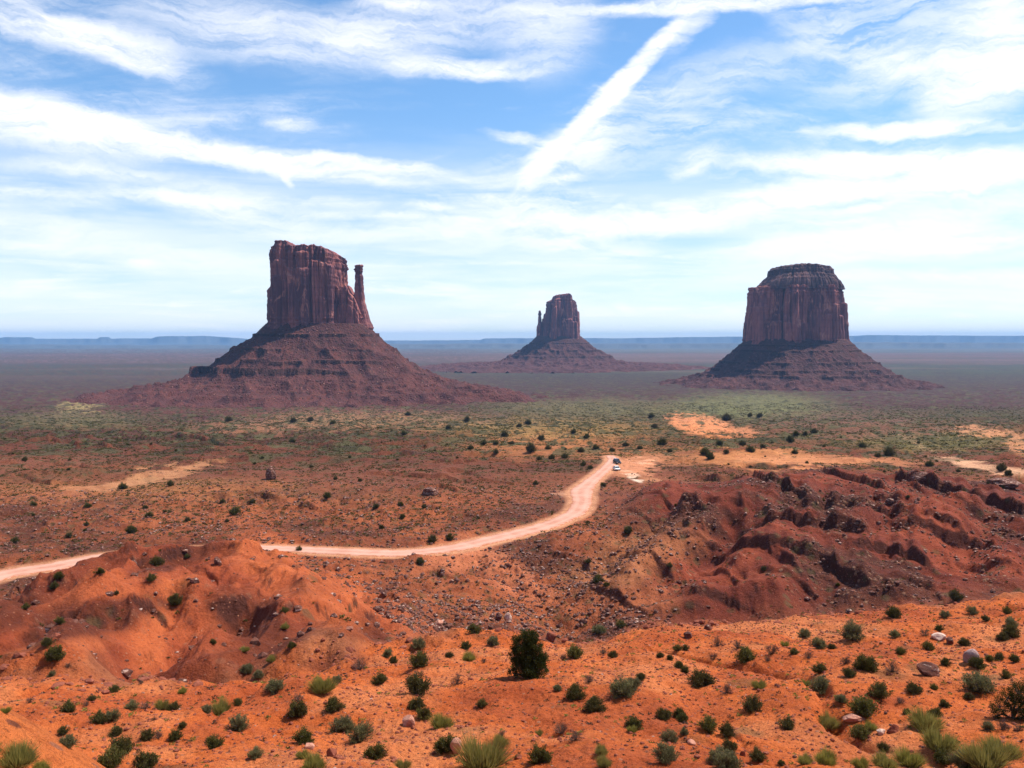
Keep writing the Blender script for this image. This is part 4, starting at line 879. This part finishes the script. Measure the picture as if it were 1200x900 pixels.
near_list = {'a': (0, 600, [(232,705,55,'D'),(340,745,60,'D'),(385,740,62,'G'),(455,695,52,'G'),(505,695,42,'B'),(565,695,48,'Y'),(605,698,50,'D'),(722,705,50,'G'),(765,715,75,'Y'),(215,785,42,'D'),(228,822,68,'G'),(403,790,50,'D'),(535,735,24,'B'),(636,765,36,'D'),(510,805,55,'D'),(550,800,42,'B'),(612,807,50,'D'),(744,832,72,'D'),(828,772,76,'G'),(890,870,58,'G'),(1038,730,82,'D'),(1045,672,55,'B'),(1128,644,86,'Y'),(1185,602,42,'G'),(962,640,76,'G'),(1062,816,80,'D'),(1060,868,42,'Y'),(1170,705,72,'D'),(1188,775,84,'G'),(415,862,98,'M'),(375,905,100,'M'),(508,905,84,'D'),(15,705,34,'Y'),(1100,912,84,'Y'),(830,682,42,'M'),(640,637,32,'Y'),(490,607,24,'B'),(860,492,32,'Y'),(865,572,52,'G'),(905,592,42,'G'),(950,532,36,'Y'),(1000,415,32,'Y'),(1000,352,36,'M'),(745,466,28,'D'),(1025,487,34,'D'),(610,337,54,'D'),(545,190,54,'D'),(187,535,74,'D'),(162,477,42,'D'),(235,552,28,'B'),(175,582,32,'G'),(85,342,36,'M'),(205,397,36,'M'),(202,247,38,'D'),(186,277,34,'D'),(350,222,32,'D'),(405,292,22,'D'),(318,664,32,'D'),(298,684,32,'B'),(395,634,42,'M'),(100,672,32,'B'),(530,250,40,'M')]),
 'b': (400, 600, [(60,557,62,'B'),(135,607,58,'D'),(182,532,36,'D'),(160,512,42,'G'),(268,488,58,'G'),(272,547,82,'M'),(265,642,98,'D'),(280,577,28,'B'),(245,592,24,'B'),(260,697,62,'D'),(288,733,68,'M'),(15,777,64,'G'),(60,812,90,'G'),(115,872,84,'D'),(352,757,78,'Y'),(368,850,88,'D'),(215,906,54,'Y'),(495,908,160,'Y'),(405,608,52,'B'),(495,692,44,'M'),(448,524,48,'Y'),(500,532,28,'B'),(435,484,42,'D'),(380,512,32,'D'),(532,472,52,'G'),(468,428,62,'M'),(780,522,34,'B'),(820,518,68,'M'),(955,512,38,'D'),(920,502,32,'B'),(870,602,48,'B'),(760,632,34,'G'),(825,663,74,'D'),(893,703,80,'D'),(985,655,94,'G'),(1030,627,64,'G'),(1055,592,38,'D'),(1140,733,58,'D'),(1190,727,52,'D'),(1030,768,72,'D'),(1022,775,34,'Y'),(775,787,62,'B'),(825,807,62,'B'),(560,827,54,'Y'),(560,797,38,'B'),(692,786,28,'Y'),(698,888,86,'D'),(915,857,48,'Y'),(925,898,54,'Y'),(1150,884,94,'G'),(1155,812,64,'G'),(1120,512,28,'D'),(1155,522,28,'D'),(1185,492,38,'M'),(1190,552,44,'D'),(905,252,44,'D'),(905,430,54,'G'),(985,408,42,'M'),(275,188,30,'D'),(1010,80,32,'D')]),
 'c': (800, 600, [(10,487,28,'D'),(10,567,34,'D'),(70,617,94,'D'),(5,742,44,'D'),(8,787,34,'G'),(95,778,74,'M'),(162,792,62,'D'),(172,847,54,'D'),(130,888,84,'G'),(165,908,104,'G'),(245,702,74,'D'),(225,527,88,'M'),(110,522,44,'B'),(125,472,52,'B'),(200,482,52,'B'),(272,622,48,'Y'),(160,642,58,'B'),(320,502,58,'B'),(300,527,28,'B'),(395,502,38,'M'),(445,517,44,'B'),(432,445,48,'G'),(360,472,28,'Y'),(485,482,62,'G'),(525,482,34,'D'),(605,457,84,'G'),(485,567,52,'D'),(495,632,88,'G'),(435,614,32,'Y'),(575,537,48,'B'),(590,582,52,'D'),(650,562,94,'D'),(745,567,58,'B'),(773,502,42,'M'),(752,442,42,'G'),(370,767,58,'D'),(270,882,62,'D'),(435,887,54,'Y'),(510,888,78,'Y'),(562,677,48,'G'),(520,773,74,'Y'),(665,767,44,'Y'),(630,802,80,'M'),(648,722,110,'M'),(705,664,84,'M'),(772,677,42,'B'),(790,712,32,'D'),(822,642,56,'D'),(890,627,34,'M'),(925,687,42,'D'),(895,722,52,'D'),(865,778,104,'Y'),(712,847,48,'D'),(630,898,54,'Y'),(720,908,84,'Y'),(810,898,94,'Y'),(920,853,114,'Y'),(925,893,74,'D'),(1000,904,104,'G'),(1080,904,136,'Y'),(1140,873,124,'Y'),(1010,662,38,'D'),(1055,645,112,'G'),(1080,768,48,'G'),(1135,772,54,'B'),(1145,587,44,'M'),(1117,522,40,'D'),(1172,527,42,'D'),(1045,553,64,'D'),(1082,528,38,'M'),(928,542,38,'D'),(870,487,52,'M'),(855,437,42,'B'),(905,422,32,'D'),(998,472,48,'D'),(1132,452,42,'D'),(1165,443,58,'D'),(1165,405,54,'G'),(1068,383,32,'D'),(1028,362,42,'G'),(925,372,42,'G'),(750,375,62,'D'),(965,314,54,'D'),(1145,358,38,'M'),(1188,772,44,'B'),(350,892,32,'D')])}
mid_px = [(x0 + a / 3, 440 + b_ / 3, 8 if len(q) < 3 else q[2]) for x0, lst in ((400, [(575,216,10),(600,242),(545,244),(668,272,13),(705,230,10),(725,260),(695,298),(740,295),(785,292,9),(545,277),(895,260),(952,268),(845,270),(865,222),(1000,250),(1130,246,13),(1050,260),(1100,186),(625,182),(655,172),(815,204),(235,141),(440,162),(375,189),(218,209),(500,244),(455,260),(1090,149),(1155,270),(120,472,9),(140,540),(213,505,9),(205,461,9),(290,468),(275,660,9),(685,384),(920,392),(1010,556,10),(870,669),(935,742),(1155,680),(850,319),(875,329),(380,580,10),(320,590,12)]),
  (800, [(155,160,11),(240,144),(275,146),(400,211,9),(382,236,12),(462,202,9),(432,212),(397,276),(132,245,9),(215,246),(285,255),(240,270,11),(80,283,12),(100,296,12),(155,276),(730,284,14),(690,288),(635,254,10),(870,320,10),(1125,338,12),(1150,352,10)]),
  (0, [(1030,167,9),(1090,162),(800,162,9),(1170,172),(430,400,11),(595,390,10),(115,458),(305,466,9),(520,500,10),(510,470),(455,556,13),(655,515),(825,492,14),(780,447),(885,452,9),(1150,436,10),(45,590,10),(240,572,9),(300,529),(1025,236),(1050,618),(85,300),(655,645)])) for q in lst for a, b_ in [q[:2]]]
def place_shrub(px, py, wpx, code, label=None, zs=1.0, group=None, parts=True):
    p = hit(px, min(py, 899.5) if py > 899 else py, H, 5)
    if p is None: return None
    if py > 899:                                             # base just below the frame: step towards the camera
        d = pix_dir(px, py); q = p.copy()
        for _ in range(4): zq = ground_z(q[0], q[1]); q = np.array([d[0], d[1], d[2]]) * (zq / d[2])
        if np.all(np.isfinite(q)) and abs(q[1] - p[1]) < 3: p = q
    kk, nm, cat = KIND[code]; s = wpx * scale_at(p) / (0.98 if code != 'Y' else 1.0) * (p[1] * math.cos(TH) - p[2] * math.sin(TH)) / p[1]
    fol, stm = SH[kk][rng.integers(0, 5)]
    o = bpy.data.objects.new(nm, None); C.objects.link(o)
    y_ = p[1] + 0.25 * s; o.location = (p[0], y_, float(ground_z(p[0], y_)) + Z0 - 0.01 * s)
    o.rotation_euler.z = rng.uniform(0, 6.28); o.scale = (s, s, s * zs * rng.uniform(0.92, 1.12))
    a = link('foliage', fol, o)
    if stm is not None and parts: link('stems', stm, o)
    tag(o, label, cat, group or GRP[code]); return o
placed = []
for q in near_list.values():
    for a, b_, wd_, c_ in q[2]:
        o = place_shrub(q[0] + a / 3, q[1] + b_ / 3, wd_ / 3, c_, zs=1.05 if c_ != 'Y' else 1.0)
        if o: placed.append((o, q[0] + a / 3, q[1] + b_ / 3, wd_ / 3, c_))
# the big juniper in the middle of the foreground and the broad bush at the right edge
def juniper(px, py, wpx, hpx, seed, label, name, cat, lobes, zmin=0.02):
    p = hit(px, py, H); s = scale_at(p); W, Ht = wpx * s, hpx * s; r = np.random.default_rng(seed)
    e = bpy.data.objects.new(name, None); C.objects.link(e); e.location = (p[0], p[1] + W * 0.2, float(ground_z(p[0], p[1] + W * 0.2)) + Z0); tag(e, label, cat)
    paths = []; Pt = []; Dr = []; Tn = []
    for lx, ly, lz, lr in lobes:
        c0 = np.array([lx * W, ly * W, lz * Ht]); rad = lr * W
        mid_ = c0 * np.array([0.5, 0.5, 0.45]) + r.normal(0, 0.03 * W, 3)
        paths.append(([(0.03 * r.normal(), 0.03 * r.normal(), -0.05), tuple(mid_), tuple(c0)], [0.045 * Ht, 0.028 * Ht, 0.010 * Ht]))
        ncl = int(62 * (lr / 0.2) ** 2)
        for _ in range(ncl):
            d = r.normal(size=3); d /= np.linalg.norm(d); d[2] = d[2] * 1.15
            q = c0 + d * rad * r.uniform(0.55, 1.12); 
            if q[2] < zmin * Ht: continue
            if r.random() < 0.25: paths.append(([tuple(c0), tuple((c0 + q) / 2 + r.normal(0, 0.01 * W, 3)), tuple(q)], [0.010 * Ht, 0.006 * Ht, 0.003 * Ht]))
            n_ = 46; up = np.array([0, 0, 0.55]) + d * 0.6
            Pt.append(q + r.normal(0, 0.026 * W, (n_, 3)) * np.array([1, 1, 1.5])); Dr.append(up + r.normal(0, 0.35, (n_, 3))); Tn.append(np.clip(r.uniform(-0.05, 0.55) + r.uniform(0, 0.4, n_), 0, 1))
    Pt, Dr, Tn = np.concatenate(Pt), np.concatenate(Dr), np.concatenate(Tn)
    V, Fq_, T = leaf_soup(Pt, Dr, r.uniform(0.03, 0.06, len(Pt)) * Ht * 0.75, r.uniform(0.010, 0.020, len(Pt)) * Ht, Tn, r)
    link('crown', new_mesh('crown', V, Fq_, ML['juniper'], False, {'tone': T}), e); sv, sf = tube_soup(paths, 6); link('trunk', new_mesh('trunk', sv, sf, M_stem), e)
    LM.append((px, py - hpx * 0.4, 'the big juniper' if name == 'juniper' else 'the broad right edge bush')); return e
juniper(618, 796, 50, 53, 3, 'big dense dark green juniper bush standing in the middle of the foreground', 'juniper', 'tree',
  [(-0.18,0,0.72,.20),(0.02,0.05,0.80,.20),(0.14,0,0.70,.19),(-0.26,0.02,0.48,.17),(-0.02,0,0.50,.25),(0.22,0,0.42,.20),(0.0,-0.1,0.25,.24),(0.30,-0.05,0.20,.18),(-0.20,-0.02,0.26,.17),(-0.36,-0.03,0.08,.11),(0.38,0.02,0.36,.11),(0.12,-0.12,0.12,.20),(-0.08,0.0,0.92,.09),(0.12,0.03,0.9,.10)])
juniper(1192, 845, 52, 40, 9, 'broad dark bush with bare grey twigs cut off by the right edge', 'juniper', 'bush',
  [(-0.3,0,0.35,.17),(-0.12,0.05,0.6,.18),(0.1,0,0.8,.2),(0.3,0,0.6,.22),(0.05,-0.1,0.35,.2),(0.35,-0.1,0.25,.2),(-0.42,-0.05,0.12,.10),(0.5,0.1,0.9,.2)])
# grass on the hillock in the lower left corner
for px, py, wd_, lb in ((20, 902, 46, 'large yellow green grass clump on the hillock in the lower left corner'), (-18, 893, 36, 'grass clump cut off by the left edge on the corner hillock'), (47, 912, 24, 'small grass clump at the right end of the corner hillock tuft')):
    d = pix_dir(px, py); a_ = math.atan2(d[0], d[1]); j = int(np.argmin(np.abs(A - a_))); zr = R * d[2] / math.hypot(d[0], d[1]); idx = np.nonzero((H[:, j] > zr) & (R > 4))[0]
    r_ = R[idx[0]]; x, y = r_ * math.sin(a_), r_ * math.cos(a_); s = wd_ * y / F
    o = bpy.data.objects.new('grass_clump', None); C.objects.link(o); o.location = (x, y, float(ground_z(x, y)) + Z0); o.scale = (s, s, s * 0.85); link('foliage', SH['grass'][2][0], o); tag(o, lb, 'grass clump', GRP['Y'])
# shrubs of the middle distance one can tell apart
mids = []
for px, py, wd_ in mid_px:
    o = place_shrub(px, py, wd_, 'D', zs=1.0 if wd_ < 10 else 1.15)
    if o: o.name = 'desert_shrub'; mids.append((o, px, py, wd_))
# more of the same dark shrubs, each one an object, smaller in the picture
zones = []
x, y, i, j = sample_ground(2600, 10, 1190, 150, 620, lambda i, j: np.clip(0.06 + cover[i, j] * 0.30, 0, 1) * (1 - np.clip(road_mask[i, j] * 3, 0, 1)))
cnt = 0
used = [(q[1], q[2]) for q in mids] + [(q[1], q[2]) for q in placed]
for xx, yy in zip(x, y):
    zz_ = float(ground_z(xx, yy)); px, py = pix_of(xx, yy, zz_); hp = hit(px, py - 1.5, H, 5)
    if hp is None or abs(hp[1] - yy) > 0.06 * yy or px < 5 or px > 1195: continue
    if min(math.hypot(px - a, (py - b_) * 2) for a, b_ in used) < 9: continue
    used.append((px, py)); wd_ = rng.uniform(0.8, 1.9) * F / yy if yy > 260 else rng.uniform(0.7, 1.4) * F / yy
    o = place_shrub(px, py - 0.5, wd_, 'D', zs=1.0)
    if o: o.name = 'desert_shrub'; mids.append((o, px, py, wd_)); cnt += 1
    if cnt >= 115: break

# ---- the rest of the scrub, uncountable
def tuft(n_, seed, upright):
    r = np.random.default_rng(seed); d = r.normal(size=(n_, 3)); d[:, 2] = np.abs(d[:, 2]) + 0.15; d /= np.linalg.norm(d, axis=1)[:, None]
    Pt = d * r.uniform(0.15, 0.42, n_)[:, None] * np.array([1, 1, 0.9]); Pt[:, 2] = np.maximum(Pt[:, 2], 0.02)
    Dr = d + r.normal(0, 0.5, (n_, 3)) + np.array([0, 0, upright])
    V, Fq_, T = leaf_soup(Pt, Dr, r.uniform(0.18, 0.34, n_), r.uniform(0.14, 0.26, n_), r.uniform(0, 0.6, n_), r); return (V, Fq_, T)
TU = [tuft(26, q, 0.4) for q in range(5)]; TL = [tuft(15, 20 + q, 0.4) for q in range(5)]
free = lambda i, j: (1 - np.clip(road_mask[i, j] * 3, 0, 1))
def scrub(nm, r0, r1, dens, s0, s1, mat, T_, zs=0.9, name='scrub'):
    x, y, i, j = sample_ground(int(nm * 1.35), -200, 1400, r0, r1, dens); s = rng.uniform(s0, s1, len(x)) * (0.7 + 0.6 * rng.random(len(x)) ** 2)
    v, f, tn = merge(T_, np.stack([x, y, ground_z(x, y) + Z0 - 0.02], -1), np.stack([s, s * zs], -1), rng.uniform(0, 6.28, len(x)), rng.uniform(-0.15, 0.4, len(x)))
    tag(link(name, new_mesh(name, v, f, mat, False, {'tone': tn})), kind='stuff')
scrub(9000, 24, 82, lambda i, j: bench[i, j] * np.clip(0.3 - 0.6 * n_b[i, j], 0, 1), 0.08, 0.26, ML['dry'], TU)
scrub(4500, 24, 82, lambda i, j: bench[i, j] * np.clip(0.25 + 0.5 * n_a[i, j], 0, 1), 0.12, 0.32, ML['grass'], TU)
scrub(16000, 70, 230, lambda i, j: (1 - bench[i, j]) * (0.03 * left[i, j] + 0.10 * right[i, j] + 0.30 * valley[i, j]) * free(i, j), 0.25, 0.65, ML['olive'], TU)
scrub(12000, 70, 230, lambda i, j: (1 - bench[i, j]) * (0.03 * left[i, j] + 0.10 * right[i, j] + 0.30 * valley[i, j]) * free(i, j), 0.25, 0.7, ML['dark'], TU)
pl = lambda i, j: np.clip(cover[i, j] * 1.1 - 0.10, 0, 1) * free(i, j) * (1 - right[i, j])
scrub(34000, 200, 560, pl, 0.4, 1.2, ML['olive'], TL)
scrub(60000, 200, 560, pl, 0.4, 1.5, ML['dark'], TL)
scrub(14000, 200, 560, pl, 0.4, 1.0, ML['dry'], TL)
scrub(80000, 560, 1450, pl, 0.7, 2.2, ML['olive'], TL)
scrub(80000, 560, 1450, pl, 0.9, 2.9, ML['dark'], TL)
scrub(30000, 330, 1100, lambda i, j: pl(i, j) * sst(Ug[i, j] + 60 * n_c[i, j], 380, 560), 0.6, 1.7, ML['grass'], TL)

scrub(260, 28, 82, lambda i, j: bench[i, j] * ((Ug[i, j] < -15) | (Ug[i, j] > 1215)) * 1.0, 0.5, 1.1, ML['dark'], [tuft(160, 70 + q, 0.4) for q in range(4)])
# ================================================================ VEHICLES parked where the road tops the rise
def box_soup(bm, x0, x1, y0, y1, z0, z1, taper=0.0):
    import bmesh
    v = [bm.verts.new((x * (1 - (taper if z else 0)), y, z1 if z else z0)) for z in (0, 1) for y in (y0, y1) for x in (x0, x1)]
    for f in ((0,2,3,1),(4,5,7,6),(0,1,5,4),(2,6,7,3),(0,4,6,2),(1,3,7,5)): bm.faces.new([v[q] for q in f])
def bm_obj(name, build, mat, parent, bev=0.0, smooth=False):
    import bmesh
    bm = bmesh.new(); build(bm); bmesh.ops.recalc_face_normals(bm, faces=bm.faces)
    if bev: bmesh.ops.bevel(bm, geom=bm.edges[:], offset=bev, segments=2, affect='EDGES', clamp_overlap=True)
    me = bpy.data.meshes.new(name); bm.to_mesh(me); bm.free(); me.materials.append(mat)
    if smooth: me.polygons.foreach_set('use_smooth', [True] * len(me.polygons))
    return link(name, me, parent)
def extrude(prof, hw, top_in=0.0, zr=(0, 1)):
    """side profile (y, z) swept across the width, leaning in towards the roof"""
    def f(bm):
        L_ = [];
        for sgn in (-1, 1): L_.append([bm.verts.new((sgn * (hw - top_in * max(0, min(1, (z - zr[0]) / (zr[1] - zr[0])))), y, z)) for y, z in prof])
        n_ = len(prof); bm.faces.new(L_[0]); bm.faces.new(L_[1][::-1])
        for q in range(n_): bm.faces.new([L_[0][q], L_[1][q], L_[1][(q + 1) % n_], L_[0][(q + 1) % n_]])
    return f
M_gl = flat_material('window_glass', (0.02, 0.025, 0.03), 0.08, 0, 0.8); M_ty = flat_material('tyre_rubber', (0.02, 0.02, 0.02), 0.85); M_rim = flat_material('wheel_alloy', (0.45, 0.45, 0.46), 0.35, 0.8)
M_hl = flat_material('lamp_glass', (0.75, 0.76, 0.74), 0.15); M_tl = flat_material('tail_lamp', (0.35, 0.02, 0.015), 0.25); M_pl = flat_material('bumper_plastic', (0.04, 0.04, 0.042), 0.6)
def car(name, label, cat, paint, p, rz, suv):
    e = bpy.data.objects.new(name, None); C.objects.link(e); e.location = p; e.rotation_euler.z = rz; tag(e, label, cat, 'cars parked on the dirt road')
    h_ = 1.78 if suv else 1.48; Lh = 2.35; b0 = 0.95 if suv else 0.86
    body = [(-Lh,0.42),(-Lh - 0.04,0.70),(-Lh + 0.10,b0 - 0.06),(-1.15,b0 + 0.05),(Lh - 0.15 if suv else 1.75,b0 + 0.08),(Lh,b0 - 0.02),(Lh + 0.03,0.60),(Lh,0.40),(1.85,0.32),(-1.85,0.32)]
    bm_obj('body', extrude(body, 0.93, 0.05, (0.5, b0)), paint, e, 0.05)
    cab = [(-1.12,b0 + 0.03),(-0.40,h_ - 0.05),(-0.2,h_),(1.55 if suv else 0.7,h_),(Lh - 0.35 if suv else 1.75,b0 + 0.06)]
    bm_obj('windows', extrude([(y, z - 0.03) for y, z in cab], 0.845, 0.15, (b0, h_)), M_gl, e, 0.02)
    rf = [(-0.42,h_ - 0.06),(-0.22,h_ + 0.012),(1.56 if suv else 0.72,h_ + 0.012),(1.72 if suv else 0.95,h_ - 0.10)]
    bm_obj('roof', extrude(rf, 0.74, 0.03, (h_ - 0.1, h_)), paint, e, 0.015)
    def pillars(bm):
        for sx in (-1, 1):
            for (y0, y1, z0_, z1_) in ((-1.12, -0.42, b0 + 0.02, h_ - 0.03), (0.45, 0.45, b0 + 0.02, h_ - 0.02), ((Lh - 0.35) if suv else 1.72, 1.55 if suv else 0.75, b0 + 0.05, h_ - 0.02)):
                v = [bm.verts.new((sx * xx, yy + q, zz)) for (xx, yy, zz) in ((0.86, y0, z0_), (0.715, y1, z1_)) for q in (-0.05, 0.05)]
                w_ = [bm.verts.new((sx * (xx - 0.03), yy + q, zz)) for (xx, yy, zz) in ((0.86, y0, z0_), (0.715, y1, z1_)) for q in (-0.05, 0.05)]
                for a in ((0,1,3,2),): bm.faces.new([v[q] for q in a]); bm.faces.new([w_[q] for q in a[::-1]])
                for a, b_ in ((0,1),(1,3),(3,2),(2,0)): bm.faces.new([v[a], w_[a], w_[b_], v[b_]])
    bm_obj('pillars', pillars, paint, e)
    bm_obj('bumper', lambda bm: box_soup(bm, -0.9, 0.9, -Lh - 0.10, -Lh + 0.1, 0.36, 0.58), M_pl, e, 0.03)
    bm_obj('bumper', lambda bm: box_soup(bm, -0.9, 0.9, Lh - 0.1, Lh + 0.09, 0.36, 0.58), M_pl, e, 0.03)
    import bmesh
    def cyl(r0, wd_, seg=22):
        def f(bm): bmesh.ops.create_cone(bm, cap_ends=True, segments=seg, radius1=r0, radius2=r0, depth=wd_); bmesh.ops.rotate(bm, verts=bm.verts, matrix=Euler((0, math.pi / 2, 0)).to_matrix())
        return f
    for sx in (-1, 1):
        for yy in (-1.45, 1.42):
            wh = bm_obj('tyre', cyl(0.36, 0.24), M_ty, e, 0.02); wh.location = (sx * 0.83, yy, 0.36)
            rm = bm_obj('rim', cyl(0.21, 0.255), M_rim, wh)
        bm_obj('headlight', lambda bm: box_soup(bm, sx * 0.72 - 0.16, sx * 0.72 + 0.16, -Lh - 0.055, -Lh + 0.15, 0.64, 0.80), M_hl, e, 0.02)
        bm_obj('tail_light', lambda bm: box_soup(bm, sx * 0.80 - 0.09, sx * 0.80 + 0.09, Lh - 0.1, Lh + 0.05, 0.62, 0.90), M_tl, e, 0.02)
        bm_obj('mirror', lambda bm: box_soup(bm, sx * 1.0 - 0.08, sx * 1.0 + 0.08, -0.92, -0.80, b0 + 0.02, b0 + 0.18), paint, e, 0.02)
def car_at(px, py, z):
    q = at_z(px, py, z); return (q[0], q[1], float(ground_z(q[0], q[1])) + Z0 + 0.13)
car('parked_car', 'dark sport utility vehicle parked on the dirt road, farther of the two', 'car', flat_material('dark_car_paint', (0.025, 0.022, 0.028), 0.25), car_at(723, 543.5, -48.8), math.radians(14), True)
car('parked_car', 'white car with dark windows parked on the dirt road, nearer of the two', 'car', flat_material('white_car_paint', (0.80, 0.80, 0.80), 0.3), car_at(722.5, 551.5, -48.2), math.radians(8), False)

# ================================================================ LABELS for the plants: look, then what they stand beside
LM += [(720, 546, 'the two parked cars'), (30, 875, 'the lower left hillock'), (830, 498, 'the bare orange clearing'), (318, 556, 'the dark rock knob'),
       (566, 893, 'the bottom centre'), (1195, 893, 'the lower right corner'), (270, 650, 'the near left ridge top'), (540, 640, 'the pale fan below the road'),
       (1070, 566, 'the badlands skyline outcrop'), (880, 893, 'the right bottom edge'), (250, 893, 'the left bottom edge'), (175, 740, 'the pale left gully'),
       (670, 725, 'the ravine head'), (835, 735, 'the dark bedrock blocks'), (680, 585, 'the widest road stretch'), (10, 700, 'the ridge at left edge'), (430, 720, 'the left rubble field')]
LOOK = {'D': 'dark green round shrub', 'G': 'grey green sagebrush', 'M': 'olive green shrub', 'Y': 'yellow green grass clump', 'B': 'dry brown bush'}
def where(px, py):
    best = min(LM, key=lambda q: math.hypot(q[0] - px, (q[1] - py) * 1.3)); dx, dy = px - best[0], py - best[1]
    v = '' if abs(dy) < 0.45 * abs(dx) else ('above' if dy < 0 else 'below'); h_ = '' if abs(dx) < 0.45 * abs(dy) else ('left' if dx < 0 else 'right')
    return (h_ + ' of' if not v else v if not h_ else v + ' and ' + h_ + ' of', best[2], math.hypot(dx, dy))
ORD = ['nearest one', 'second nearest', 'third nearest', 'fourth nearest', 'fifth nearest', 'sixth nearest', 'seventh nearest', 'eighth nearest', 'ninth nearest', 'tenth nearest']
def label_all(items, look):
    g = {}
    for it in items:
        sz = it[3]; big = 'tiny ' if sz < 11 else 'small ' if sz < 17 else '' if sz < 26 else 'large '
        w_ = where(it[1], it[2]); g.setdefault((big + look(it), w_[0], w_[1]), []).append((w_[2], it))
    for (lk, dr, nm), lst in g.items():
        lst.sort(key=lambda q: q[0])
        for q, (_, it) in enumerate(lst):
            it[0]['label'] = f'{lk} {dr} {nm}' if len(lst) == 1 else f'{lk} {dr} {nm}, {ORD[min(q, 9)]}'
label_all(placed, lambda it: LOOK[it[4]])
for o, px, py, wd_ in mids:
    del_ = 'badlands right of the ravine' if (px > 640 and py > 560) else 'plain left of the road' if px < 640 and py > 560 else 'plain behind the road and the near badlands' if py > 520 else 'far plain in front of the buttes'
    o['group'] = 'small dark shrubs dotting the ' + del_
    o['label'] = ('small' if wd_ < 9 else 'medium sized') + ' dark shrub dotting the ' + del_
